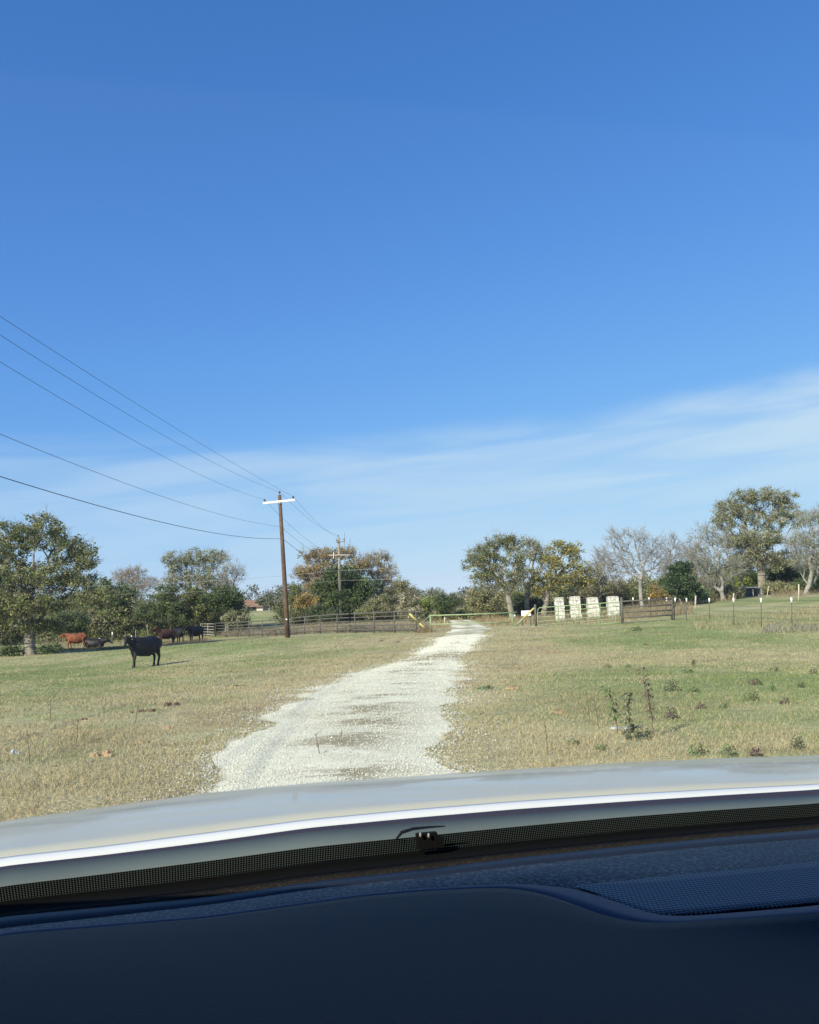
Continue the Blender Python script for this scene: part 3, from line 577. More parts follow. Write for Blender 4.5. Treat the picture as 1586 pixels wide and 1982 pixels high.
pipes('swing_gate', 'bright green two rail swing gate closed across the gravel road', 'gate', g0, [
 ('gate_post', 'green', [up(g0, -.1), P(833, 1190, gd)], .055), ('end_post', 'green', [up(g1, 0), P(991.5, 1185.5, gd)], .05), ('stile', 'green', [P(988, 1186, gd-.1), P(988, 1204, gd-.1)], .035),
 ('top_rail', 'green', [P(833, 1191.5, gd-.1), P(915, 1189, gd-.1), P(999, 1185.5, gd-.1)], .045), ('bottom_rail', 'green', [P(834, 1208.5, gd-.1), P(915, 1207, gd-.1), P(988, 1204, gd-.1)], .045),
 ('latch', 'sign', [P(996, 1190, gd-.1), P(998, 1193.5, gd-.1)], .05)])
def brace(a, m_, b, label):
    r_ = empty('brace_pipe', b, label, 'brace', 'slanting brace pipes at the gate')
    MB().loft([a, m_], .065, 8).build('upper_pipe', M['yellow'], r_, True, b); MB().loft([m_, b], .065 if label[0] == 'y' else .06, 8).build('lower_pipe', M['yellow' if label[0] == 'y' else 'green'], r_, True, b)
brace(P(793, 1188, 60.3), P(812, 1206, 60.6), P(830.5, 1223.5, 61), 'yellow brace pipe slanting down at the left side of the swing gate')
brace(P(1034, 1177, 61), P(1012, 1198, 61.5), up(at(996, 62.5), -.02), 'half yellow half green brace pipe slanting up right of the swing gate')
tag(MB().loft([P(834, 1190.5, 64.3), P(813, 1209, 65)], .03, 8).build('strut', M['palegreen'], None, True), 'thin dull green strut behind the left end of the swing gate', 'strut')
s0 = at(1019, 62.5)
sr = empty('sign_board', s0, 'small blank white sign on two dark posts right of the swing gate', 'sign')
for a in (1010.5, 1027.5): MB().loft([up(at(a, 62.5), -.1), P(a-.3, 1182, 62.5)], .035, 8).build('post', M['tpost'], sr, True, s0)
m = MB(); m.box(P(1018.5, 1187, 62.4), np.array([.33, .015, .19])); m.build('panel', M['sign'], sr, off=s0)
c0 = at(1037.5, 60); pipes('gate_post', 'dark round post holding the left end of the long green stock gate', 'post', c0, [('post', 'pipe', [up(c0, -.1), P(1036, 1170, 60)], .075)])
# long green stock gate
ga, gb = 59.6, 57.2
def gp(t, h0): 
    a = np.array([1176.5, 1186, 1195, 1203, 1210, 1216.5]); b = np.array([1165, 1173, 1182, 1190, 1197, 1205]); px = 1041+160*t
    i = min(h0, 5); return P(px, a[i]*(1-t)+b[i]*t, ga*(1-t)+gb*t)
k0 = at(1041, ga); sg = empty('stock_gate', k0, 'long faded green six rail stock gate in front of the white pillars', 'gate')
for i in range(6):
    pts = [gp(t, i) for t in np.linspace(.0 if i else .025, 1, 12)]
    if i == 0: pts = [gp(0, 1), gp(.004, 0)-np.array([0, 0, .10])]+pts
    MB().loft(pts, .032 if i in (0, 5) else .024, 7).build('rail', M['palegreen'], sg, True, k0)
for t in (0, .25, .5, .755, .99): MB().loft([gp(t, 1 if t == 0 else 0), gp(t, 5)], .028, 7).build('stile', M['palegreen'], sg, True, k0)
# grey pipe panel
u0 = at(1205, 57); u1 = at(1301, 57)
parts = [('post', 'pipe', [up(u0, -.1), P(1203, 1156, 57)], .085), ('post', 'pipe', [up(u1, -.1), P(1299.5, 1155, 57)], .075), ('post', 'pipe', [up(at(1305.5, 57.2), -.1), P(1304.5, 1160, 57.2)], .035)]
for a, b in ((1164, 1159), (1175.5, 1170.5), (1185, 1181), (1195.5, 1190.5), (1205, 1202)): parts.append(('rail', 'pipe', [P(1205, a, 56.95), P(1300, b, 56.95)], .045))
pipes('fence_section', 'grey five rail pipe panel right of the last white pillar', 'fence panel', u0, parts)
# wire fence with white capped posts
TP = [(1329,56),(1373,52.2),(1420,48.6),(1473,45.2),(1532,42),(1600,39)]
w0 = at(1329, 56); wf = empty('wire_fence', w0, 'wire fence on steel posts with white caps at the right', 'fence')
tops = []
for a, d in TP:
    g_ = at(a, d); t_ = P(a, 1157.5 if a < 1500 else 1156.5, d); tops.append((g_, t_)); o = MB().loft([up(g_, -.1), t_-np.array([0, 0, .1])], .022, 6).build('post', M['tpost'], wf, True, w0)
    MB().loft([t_-np.array([0, 0, .24]), t_-np.array([0, 0, .03]), t_], [.048, .048, .03], 10).build('cap', M['cap'], o, True, w0)
for q in (.9, .7, .5, .3): MB().loft([up(u1, 1.25*q)]+[g*(1-q)+t*q for g, t in tops], .006, 5).build('wire', M['wire'], wf, True, w0)
PG = 'odd fence posts beyond the main fences'
def post(px, py0, py1, d, r_, mt, label, cap=False, lean=0):
    b = at(px, d); t_ = P(px-lean, py0, d)
    e = empty('fence_post', b, label, 'post', PG); MB().loft([up(b, -.1), t_], [r_, r_*.9], 8).build('post', M[mt], e, True, b)
    if cap: MB().loft([t_-np.array([0, 0, .3]), t_+np.array([0, 0, .02])], r_*1.5, 8).build('cap', M['cap'], e, True, b)
post(1549, 1131, 0, 72, .065, 'wood', 'tall pale wooden post leaning above the right hand pasture', lean=2.5)
post(1421, 1148, 0, 88, .07, 'wood', 'short pale wooden post left of the tin shed')
post(1347, 1153, 0, 76, .07, 'wood', 'thin pale post right of the dark cedar')
post(1488, 1134, 0, 92, .05, 'wood', 'pale post in front of the biggest oak trunk')
post(1225.5, 1157, 0, 82, .04, 'tpost', 'first white capped post seen over the grey pipe panel', True)
post(1256.5, 1157, 0, 82, .045, 'tpost', 'second white capped post seen over the middle of the grey pipe panel', True)
post(1290.5, 1157, 0, 78, .045, 'tpost', 'white capped post near the right end of the grey pipe panel', True)
post(1307, 1158, 0, 80, .045, 'tpost', 'white capped post just right of the grey pipe panel', True)
post(193, 1235, 0, 92, .09, 'cap', 'short white post beside the resting black cow')
post(218, 1224, 0, 94, .05, 'tpost', 'thin white topped post right of the resting black cow', True)
post(255, 1230, 0, 96, .07, 'cap', 'short white post behind the black cow in the open')
post(263, 1219, 0, 96, .045, 'oldpole', 'dark thin post behind the black cow in the open')
post(861, 1194, 0, 80, .07, 'wood', 'pale post seen through the left part of the swing gate')
# white stone pillars
def pillar(x0, x1, yt, yb, d, label):
    x0 += 2.2; b = at((x0+x1)/2, d); wd = (x1-x0)/F*d/2; top = P((x0+x1)/2, yt, d)[2]
    bot = P((x0+x1)/2, yb, d)[2]; b[2] = min(b[2], bot-.1)
    root = empty('stone_pillar', b, label, 'pillar', 'white stone pillars behind the stock gate')
    n = 7; m = MB(); hh = (top-b[2]-.05)/n; rr = random.Random(int(x0))
    for i in range(n):
        z0 = b[2]+i*hh; wob = rr.uniform(-.03, .03); sc2 = 1-.010*i-(.05 if i == n-1 else 0)+rr.uniform(-.03, .03)
        cut = [-1] + ([rr.uniform(-.35, -.1), rr.uniform(.2, .45)] if i % 2 else [rr.uniform(-.1, .15)]) + [1]
        for a, c in zip(cut[:-1], cut[1:]):
            cx = b[0]+(a+c)/2*wd*sc2+wob; hw = (c-a)/2*wd*sc2-.012
            m.box((cx, b[1]+rr.uniform(-.012, .012), z0+hh/2), np.array([hw, wd*.6, hh/2-.012]))
    m.build('stonework', M['whitestone'], root, off=b)
    m = MB(); m.box((b[0], b[1], b[2]+hh*n/2), np.array([wd*.93, wd*.55, hh*n/2-.02])); m.build('mortar', M['mortar'], root, off=b)
    m = MB(); z = top-.05; k = 4
    for i in range(k): m.box((b[0], b[1], z+.018*i+.01), np.array([wd*(.90-.06*i*i/2), wd*(.62-.05*i*i/2), .0092]))
    m.build('coping', M['coping'], root, off=b)
M['whitestone'] = mat('painted_stone', (.68, .67, .62), .9, noise=(3.2, (.30, .29, .26), .47, .68, 9), bump=1.0); M['mortar'] = mat('mortar', (.36, .35, .31), .9); M['coping'] = mat('coping', (.30, .29, .26), .9, noise=(8, (.6, .6, .56), .4, .6))
pillar(1073, 1093.5, 1156.5, 1193, 68, 'leftmost and narrowest of the four white stone pillars')
pillar(1102, 1125.5, 1154.5, 1195, 68.5, 'second white stone pillar from the left, with dark weathered patches')
pillar(1135.5, 1160, 1156.5, 1199, 68, 'third white stone pillar from the left')
pillar(1174.5, 1200, 1154.5, 1197, 67, 'widest and rightmost white stone pillar, next to the grey panel')
# ---------------------------------------------------------------- house and shed
d = 235; hb = at(478, d)
ho = empty('house', hb, 'distant red roofed house half hidden behind the dark evergreen', 'house')
X0, X1 = P(430, 1180, d)[0], P(509, 1180, d)[0]; zt = P(480, 1175, d)[2]; zr = P(480, 1161, d)[2]; z0 = hb[2]-.3
m = MB(); m.box(((X0+X1)/2, d+4, (z0+zt)/2), np.array([(X1-X0)/2, 4, (zt-z0)/2])); m.build('wall', M['wall'], ho, off=hb)
m = MB(); a = [(X0-.5, d-.7, zt), (X1+.5, d-.7, zt), (X1+.5, d+8.7, zt), (X0-.5, d+8.7, zt), (X0+3, d+4, zr), (X1-3, d+4, zr)]
m.add(a, [(0, 1, 5, 4), (1, 2, 5), (2, 3, 4, 5), (3, 0, 4), (3, 2, 1, 0)]); m.build('roof', M['roof'], ho, off=hb)
m = MB(); m.box((X1-1.2, d+1, (z0+zr)/2+.1), np.array([.4, .35, (zr-z0)/2+.1])); m.build('chimney', M['whitepaint'], ho, off=hb)
m = MB(); m.box((X1-3.2, d-.02, z0+(zt-z0)*.55), np.array([1.5, .03, (zt-z0)*.36])); m.build('window', M['dark'], ho, off=hb)
m = MB(); m.box((X1-7, d-.02, z0+(zt-z0)*.55), np.array([.9, .03, (zt-z0)*.3])); m.build('window', M['dark'], ho, off=hb)
d = 99; sb = at(1453, d); ss = empty('tin_shed', sb, 'small open fronted blue tin shed under the biggest oak', 'shed')
a0, a1 = P(1432, 1152, d), P(1474, 1150, d); zt = P(1453, 1138, d)[2]; z0 = sb[2]-.1; wx = (a1[0]-a0[0])/2; cx = (a0[0]+a1[0])/2
m = MB(); m.box((cx, d+1.6, (z0+zt)/2-.03), np.array([wx-.06, .03, (zt-z0)/2-.05])); m.build('back_wall', M['tinblue'], ss, off=sb)
for s in (-1, 1): m = MB(); m.box((cx+s*wx, d+.8, (z0+zt)/2-.04), np.array([.04, .8, (zt-z0)/2-.05])); m.build('side_wall', M['tin'], ss, off=sb)
m = MB(); m.box((cx, d+.8, zt), np.array([wx+.12, 1.0, .035]), np.array([[1, 0, 0], [0, math.cos(.05), .05], [0, -.05, math.cos(.05)]])); m.build('roof', M['tin'], ss, off=sb)
for s in (-.95, .25): m = MB(); m.box((cx+s*wx, d, (z0+zt)/2-.06), np.array([.04, .04, (zt-z0)/2-.07])); m.build('post', M['wood'], ss, off=sb)

# ---------------------------------------------------------------- cattle
def bake(mb, vox, sm, name, mt, parent):
    o = mb.build(name, mt, None); r_ = o.modifiers.new('r', 'REMESH'); r_.mode = 'VOXEL'; r_.voxel_size = vox
    s_ = o.modifiers.new('s', 'SMOOTH'); s_.iterations = sm; s_.factor = .5
    dg = bpy.context.evaluated_depsgraph_get(); me = bpy.data.meshes.new_from_object(o.evaluated_get(dg)); me.name = name
    bpy.data.objects.remove(o); 
    for p in me.polygons: p.use_smooth = True
    me.materials.clear(); me.materials.append(mt)
    o = bpy.data.objects.new(name, me); C.objects.link(o); o.parent = parent; return o
def egg(m, c, r_, d=(1, 0, 0), n=9):
    d = np.array(d, float); ln = r_[0]; d /= np.linalg.norm(d); pts = []; rd = []
    for i in range(n):
        t = -1+2*(i+.25)/(n-.5); q = math.sqrt(max(0.02, 1-t*t)); pts.append(np.array(c)+d*ln*t); rd.append((r_[1]*q, r_[2]*q))
    m.loft(pts, rd, 14)
def cow(name, label, x, y, rz, mt, head='side', lying=False, legs=None, scale=1, group='cattle in the left pasture', headdown=0, cat='cow'):
    """local: faces -x, left side toward -y (viewer)"""
    m = MB(); dz = -.62 if lying else 0
    m.loft([(-.86, 0, 1.08+dz), (-.74, 0, 1.02+dz), (-.5, 0, .95+dz), (-.15, 0, .91+dz), (.2, 0, .90+dz), (.5, 0, 1.0+dz), (.72, 0, 1.04+dz), (.84, 0, 1.04+dz), (.89, 0, 1.04+dz)],
           [(.11, .17), (.20, .28), (.30, .42), (.37, .44), (.38, .45), (.32, .41), (.26, .34), (.16, .23), (.07, .12)], 18)
    egg(m, (.70, .14, 1.02+dz), (.28, .13, .27)); egg(m, (.70, -.14, 1.02+dz), (.28, .13, .27)); egg(m, (-.62, 0, 1.18+dz), (.28, .12, .18))
    if not lying:
        L_ = legs or [(-.10, -.12), (.02, .02), (.04, .0), (-.02, .06)]
        for sy, (k1, k2) in ((-1, L_[0]), (1, L_[1])):      # front legs
            m.loft([(-.62, sy*.14, .92), (-.62+k1*.3, sy*.15, .68), (-.62+k1, sy*.15, .44), (-.62+k2, sy*.15, .16), (-.64+k2, sy*.15, .07), (-.66+k2, sy*.15, .0)], [(.11, .12), (.095, .10), (.068, .072), (.052, .055), (.06, .066), (.07, .08)], 10)
        for sy, (k1, k2) in ((-1, L_[2]), (1, L_[3])):      # hind legs
            m.loft([(.66, sy*.16, .98), (.60, sy*.18, .78), (.66+k1, sy*.17, .60), (.76+k1, sy*.17, .46), (.74+k2, sy*.17, .22), (.72+k2, sy*.17, .09), (.70+k2, sy*.17, .0)], [(.15, .20), (.14, .17), (.095, .105), (.068, .072), (.054, .058), (.06, .066), (.07, .08)], 10)
        egg(m, (.38, 0, .60), (.14, .10, .08))
    else:
        for sy in (-1, 1):
            m.loft([(-.55, sy*.2, .28), (-.72, sy*.27, .12), (-.50, sy*.32, .06), (-.36, sy*.32, .05)], [.11, .08, .055, .05], 8)
            m.loft([(.6, sy*.22, .35), (.35, sy*.34, .16), (.6, sy*.38, .07), (.40, sy*.42, .05)], [.18, .12, .06, .05], 8)
    hz0 = 1.22+dz-headdown
    if head == 'side': hp, hd = np.array((-1.22, 0, hz0+.03)), np.array((-1, 0, -.55))
    elif head == 'viewer': hp, hd = np.array((-1.12, -.06, 1.30)), np.array((-.75, -.55, -.75))
    else: hp, hd = np.array((-1.2, 0, hz0+.22)), np.array((-1, 0, -.35))
    hd = hd/np.linalg.norm(hd); sd_ = np.cross(hd, [0, 0, 1.]); sd_ /= np.linalg.norm(sd_)
    nk = np.array((-.70, 0, 1.10+dz))
    m.loft([nk, (nk+hp)/2+np.array((0, 0, .02)), hp], [(.17, .27), (.13, .20), (.11, .14)], 12)
    m.loft([hp-hd*.12, hp, hp+hd*.16, hp+hd*.30, hp+hd*.40, hp+hd*.45], [(.09, .10), (.12, .135), (.095, .11), (.072, .08), (.078, .075), (.05, .05)], 12)
    for s in (-1, 1):
        e0_ = hp+sd_*s*.09+np.array((0, 0, .06)); m.loft([e0_, e0_+sd_*s*.10+np.array((0, 0, .01)), e0_+sd_*s*.20-np.array((0, 0, .02))], [(.03, .03), (.055, .035), (.02, .02)], 8, up=(0, 0, 1))
    tl = .55 if not lying else .2
    m.loft([(.86, 0, 1.22+dz), (.94, 0, 1.12+dz), (.95, -.02, 1.12+dz-tl*.6), (.93, -.03, 1.02+dz-tl), (.92, -.03, .88+dz-tl)], [.04, .032, .028, .05, .028], 8)
    root = empty(name, (x, y, h1(x, y)), label, cat, group, rz); root.scale = (scale*.88, scale, scale)
    bake(m, .028, 5, 'body', M[mt], root)
    if head == 'viewer':
        e_ = hp-sd_*.27*1+np.array((0, 0, .0)); q = MB(); q.box(hp+sd_*(-.24)+np.array((0, -.03, -.02)), np.array([.014, .008, .018])); q.build('ear_tag', M['eartag'], root)
    q = MB(); 
    for s in (-1, 1):
        cpt = hp+hd*.08+sd_*s*.105+np.array((0, 0, .045)); egg(q, cpt, (.02, .02, .02), n=5)
    q.build('eyes', M['blackcow'], root, True)
    return root
pA = at(280, 41)
cow('cow', 'black cow standing alone in open grass, head turned to the viewer', pA[0], pA[1], R(54), 'blackcow', 'viewer', legs=[(-.10, -.16), (.10, .14), (.03, -.02), (.02, .02)], scale=1.02)
q = at(149, 79); cow('cow', 'red brown cow standing in the shade beside the big oak', q[0], q[1], R(14), 'redcow', 'side', headdown=.0, scale=1.04, legs=[(-.12, -.1), (.04, .12), (.02, -.05), (.02, .12)])
q = at(183, 81.5); cow('cow', 'black cow lying down right behind the red brown cow', q[0], q[1], R(180), 'blackcow', 'side', lying=True, scale=1.15, headdown=.05)
q = at(322, 80); cow('cow', 'dark brown brindle cow standing with raised head behind the open grass', q[0], q[1], R(44), 'browncow', 'up', scale=1.0, legs=[(.0, .02), (.05, .1), (.0, -.05), (.05, .1)])
q = at(346, 83); cow('cow', 'black cow partly hidden behind the brindle cow rump', q[0], q[1], R(128), 'blackcow', 'side', scale=1.0, headdown=.25)
q = at(379, 84); cow('cow', 'black cow facing the camera beside the end of the pipe fence', q[0], q[1], R(62), 'blackcow', 'side', scale=1.08, headdown=-.05)

# ---------------------------------------------------------------- weeds, dung, litter
def leafquads(P0, D, ln, wd):
    V = []; Fs = []
    for i, (p, d_) in enumerate(zip(P0, D)):
        d_ = d_/np.linalg.norm(d_); s = np.cross(d_, [0, 0, 1.]); s /= np.linalg.norm(s)+1e-6; l_ = ln*random.uniform(.7, 1.2)
        a = p; b = p+d_*l_*.5+s*wd; c_ = p+d_*l_+np.array([0, 0, -l_*.45]); e = p+d_*l_*.5-s*wd; b[2] += .01
        k = len(V); V += [a, b, c_, e]; Fs.append((k, k+1, k+2, k+3))
    return V, Fs
WM = {'weedgreen': mat('weed_green', (.085, .14, .05), .7, noise=(20, (.13, .18, .06), .4, .6)), 'weeddark': mat('weed_dark', (.05, .075, .035), .7, noise=(20, (.09, .10, .05), .4, .6)), 'weedpurple': mat('weed_purple', (.085, .045, .05), .7, noise=(20, (.14, .08, .07), .4, .6)),
      'weedbrown': mat('weed_brown', (.17, .12, .085), .8, noise=(20, (.10, .075, .06), .4, .6)), 'stalk': mat('weed_stalk', (.14, .11, .07), .9)}
def weed(px, py, pxh, kind, mt, label, wpx=None, lean=0):
    b = G(px, py); sc_ = b[1]/F; hh = pxh*sc_; ww = (wpx or pxh*.4)*sc_/2
    root = empty('weed', b, label, 'weed', 'weeds standing up from the pasture')
    if kind == 'tall':
        m = MB(); st = [b+np.array([lean*sc_*t*t, random.uniform(-.01, .01), hh*t]) for t in np.linspace(0, 1, 7)]; m.loft(st, [.007*(1-.7*t) for t in np.linspace(0, 1, 7)], 5); m.build('stem', WM['stalk'], root, off=b)
        P0 = []; D = []
        for i in range(int(30+hh*70)):
            t = random.uniform(.28, 1); c_ = b+np.array([lean*sc_*t*t, 0, hh*t]); a = random.uniform(0, 6.28); P0.append(c_+np.array([math.cos(a), math.sin(a), 0])*ww*random.uniform(0, .6)); D.append(np.array([math.cos(a), math.sin(a), random.uniform(-.6, .4)]))
        V, Fs = leafquads(P0, D, max(ww*.8, .04), max(ww*.16, .012))
    elif kind == 'stick':
        m = MB(); st = [b+np.array([lean*sc_*t, random.uniform(-.01, .01), hh*t]) for t in np.linspace(0, 1, 5)]; m.loft(st, [.006*(1-.6*t) for t in np.linspace(0, 1, 5)], 5)
        for i in range(5):
            t = random.uniform(.4, .95); c_ = b+np.array([lean*sc_*t, 0, hh*t]); m.loft([c_, c_+np.array([random.uniform(-1, 1)*hh*.16, random.uniform(-.05, .05), hh*.16])], [.003, .0015], 4)
        m.build('stem', WM['stalk'], root, off=b); return
    else:
        P0 = []; D = []
        hh *= .9; ww *= .9
        for i in range(int(40+320*hh)):
            a = random.uniform(0, 6.28); r_ = ww*random.random()**.6; z = hh*random.random()*math.sqrt(max(.05, 1-(r_/ww)**2)); P0.append(b+np.array([math.cos(a)*r_, math.sin(a)*r_, z])); D.append(np.array([math.cos(a), math.sin(a), random.uniform(-.2, .9)]))
        V, Fs = leafquads(P0, D, max(ww*.45, .03), max(ww*.10, .009))
        m = MB(); 
        for i in range(4): a = random.uniform(0, 6.28); m.loft([b, b+np.array([math.cos(a)*ww*.5, math.sin(a)*ww*.5, hh*.7])], [.005, .002], 4)
        m.build('stem', WM['stalk'], root, off=b)
    m = MB(); m.add(V, Fs); m.build('leaves', WM[mt], root, off=b)
W = [(1196,1422,92,'tall','weedgreen','tall green leafy weed left of the white plastic litter',26,-18), (1221,1432,88,'tall','weeddark','dark upright weed rising beside the white plastic litter',22,0), (1266,1428,130,'tall','weedbrown','tallest thin brown weed, right of the white litter',22,-14),
 (1236,1430,30,'bush','weeddark','dark low weed clump touching the right side of the white litter',50,0), (1300,1392,28,'bush','weedpurple','drooping purple weed standing right of the tallest weed',24,0), (1545,1450,30,'bush','weeddark','curled dark leafy weed above the right end of the hood',24,0),
 (1352,1462,24,'bush','weedgreen','green grassy clump, leftmost of those along the hood edge',38,0), (1412,1464,26,'bush','weedgreen','bright green clump in the middle of the hood edge clumps',32,0), (1465,1464,18,'bush','weedpurple','small purple clump by the hood edge',22,0),
 (1454,1356,22,'bush','weedgreen','round green clump in the right pasture, largest there',28,0), (1343,1290,14,'tall','weeddark','small dark sprig in the far green part of the right pasture',8,0), (1302,1338,26,'bush','weeddark','dark brown green clump above the purple weed',30,0), (1342,1340,12,'bush','weedgreen','low green clump right of the dark brown green one',24,0),
 (1500,1300,12,'bush','weedgreen','small green clump in the upper right pasture',18,0), (1462,1326,13,'bush','weedpurple','small purplish clump directly above the round green clump',26,0), (1551,1331,14,'bush','weeddark','dark small clump near the right edge',12,0), (1357,1372,12,'bush','weedpurple','little purple tuft between the purple weed and the round clump',18,0),
 (1403,1370,10,'bush','weedgreen','little green tuft left of the round green clump',18,0), (1177,1292,9,'bush','weeddark','tiny dark clump left part of the right pasture',14,0), (1215,1292,7,'bush','weedgreen','tiny green clump right of the tiny dark one',14,0), (1331,1302,8,'bush','weedgreen','faint green tuft below the small dark sprig',22,0),
 (1495,1338,14,'bush','weedgreen','green tuft right of the purplish clump',14,0), (1520,1362,12,'bush','weedpurple','purple tuft right of the round green clump',18,0), (1575,1305,14,'bush','weeddark','dark tuft at the right edge',16,0), (1231,1221,10,'bush','weedgreen','grey green tuft in front of the grey pipe panel',22,0),
 (1062,1462,60,'stick','weedbrown','bare forked stalk close above the hood',16,-4), (1160,1410,72,'stick','weedbrown','bare thin stalk left of the tall green leafy weed',16,-8), (1143,1400,50,'stick','weedbrown','shorter bare stalk left of the thin one',12,-4), (1088,1366,26,'stick','weedbrown','small bare stalk near the verge',8,0),
 (262,1400,40,'stick','weedbrown','bare stalk beside the dung patch in the left pasture',12,8), (58,1480,60,'stick','weedbrown','bare stalk beside the crumpled litter at the far left',12,-5), (148,1440,45,'stick','weedbrown','bare stalk in the left foreground grass',12,3), (621,1470,48,'stick','weedbrown','thin bare stalk growing in the gravel road',3,-8), (662,1448,36,'stick','weedbrown','shorter bare stalk in the middle of the gravel road',3,0),
 (98,1395,40,'stick','weedbrown','bare stalk in the left pasture above the crumpled litter',14,0), (1110,1440,10,'bush','weedgreen','low green tuft in straw close above the hood',30,0), (1165,1452,12,'bush','weedgreen','low green tuft under the bare stalks',26,0), (940,1335,8,'bush','weedgreen','low green tuft on the right verge of the gravel',30,0)]
for a in W: weed(*a)
def lump(px, py, wpx, hpx, mt, label, name='dung', cat='dung', n=5, group=None, sx=1):
    b = G(px, py); s = b[1]/F; m = MB(); rr = random.Random(int(px*py))
    for i in range(n):
        c_ = b+np.array([rr.uniform(-.4, .4)*wpx*s, rr.uniform(-.4, .4)*wpx*s*.8, 0]); r_ = wpx*s*rr.uniform(.16, .28); hh = hpx*s*rr.uniform(.5, 1)*.6
        k = 11; V = [c_+np.array([math.cos(j*6.283/k)*r_*rr.uniform(.75, 1.2), math.sin(j*6.283/k)*r_*rr.uniform(.75, 1.2), -.02]) for j in range(k)]
        V += [c_+np.array([math.cos(j*6.283/k)*r_*.6*rr.uniform(.7, 1.2), math.sin(j*6.283/k)*r_*.6*rr.uniform(.7, 1.2), hh*rr.uniform(.6, 1)]) for j in range(k)]+[c_+np.array([0, 0, hh])]
        m.add(V, [(j, (j+1) % k, k+(j+1) % k, k+j) for j in range(k)]+[(k+j, k+(j+1) % k, 2*k) for j in range(k)])
    return tag(m.build(name, M[mt], None), label, cat, group)
DG = 'dung and dirt heaps in the pasture'
for a in [(334,1366,34,12,'dung','largest dark dung heap, left of the gravel road'), (285,1377,30,9,'dung','flat dark dung patch left of the largest heap'), (255,1380,12,7,'dung','small dung pat at the left end of the dung row'), (462,1328,22,6,'dung','dark dung pats near the left gravel verge'), (440,1329,10,5,'dung','small dung pat left of those near the gravel verge'),
          (203,1462,52,16,'tanheap','tan brown dry heap in the left foreground'), (325,1410,30,8,'tanheap','flat tan heap above the left foreground heap'), (105,1484,16,8,'dung','small dark pat below left of the tan heap'), (285,1437,40,7,'tanheap','low pale heap between tan heap and gravel'), (165,1393,18,8,'dung','reddish pat in the left pasture'),
          (18,1408,10,6,'dung','dark pat near the left edge'), (1250,1248,12,5,'dung','small dark pat in the far right pasture'), (1413,1275,12,5,'dung','dark flat pat in the green right pasture'), (1418,1258,14,4,'tanheap','tan pat in the far right green grass'), (985,1333,36,9,'tanheap','loose dry debris on the right verge'), (1080,1380,30,8,'tanheap','dry debris between the right verge and the stalks'),
          (738,1241,8,4,'dung','small dark pat in grass before the pipe fence end'), (768,1243,14,3,'dung','flat brown pat left of the far gravel'), (525,1236,16,4,'tanheap','small dirt mound left of the tall pole base'), (646,1235,14,3,'tanheap','small dirt mound right of the tall pole base'), (402,1239,16,6,'tanheap','small dirt mound right of the cow at the fence end'), (600,1420,14,3,'dung','small dark clod on the gravel road'), (829,1486,18,5,'dung','dark clod on the gravel just above the hood'), (370,1303,10,3,'dung','dark pat right of the lone black cow')]: lump(*a, group=DG)
lump(1205,1410,40,7,'litter','white crumpled plastic litter beneath the tall weeds','plastic_litter','litter',4); lump(33,1458,20,13,'litter','crumpled grey white litter at the far left foreground','crumpled_litter','litter',3)
# fallen pale branch near the wire fence
m = MB(); a = [G(1470,1218), None]; p0 = G(1480, 1219); p1 = P(1500, 1207, p0[1]+.3); p2_ = P(1545, 1202, p0[1]+1.2); m.loft([p0, p1, (p1+p2_)/2+np.array([0, 0, .08]), p2_], [.03, .025, .02, .01], 6); m.loft([p1, P(1512, 1214, p0[1])], [.015, .006], 5); m.loft([(p1+p2_)/2, P(1535, 1196, p0[1]+1)], [.014, .006], 5)
tag(m.build('fallen_branch', M['palebark'], None, True), 'pale fallen branch lying under the white capped fence', 'branch')


# ---------------------------------------------------------------- the car the view is taken from
YAW = R(13); FC = np.array([-math.sin(YAW), math.cos(YAW), 0.]); RC = np.array([math.cos(YAW), math.sin(YAW), 0.])
KX = np.array([0, 200, 400, 600, 800, 1000, 1200, 1400, 1586.])
def ext(ys, px):
    px = np.asarray(px, float); y = np.interp(px, KX, ys); s0 = (ys[1]-ys[0])/200; s1 = (ys[-1]-ys[-2])/186
    return np.where(px < 0, ys[0]+s0*px, np.where(px > 1586, ys[-1]+s1*(px-1586), y))
def Pk(px, py, k):
    d_ = ray(px, py); t = k/(d_ @ FC); return np.array([0, 0, EYE])+d_*t
def Pz(px, py, drop):
    d_ = ray(px, py); return np.array([0, 0, EYE])+d_*(-drop/d_[2])
PXS = np.concatenate([np.linspace(-340, 0, 10)[:-1], np.linspace(0, 1586, 90), np.linspace(1586, 1900, 9)[1:]])
def smooth(a, n=2):
    a = np.array(a, float)
    for _ in range(n): a[1:-1] = (a[:-2]+2*a[1:-1]+a[2:])/4
    return a
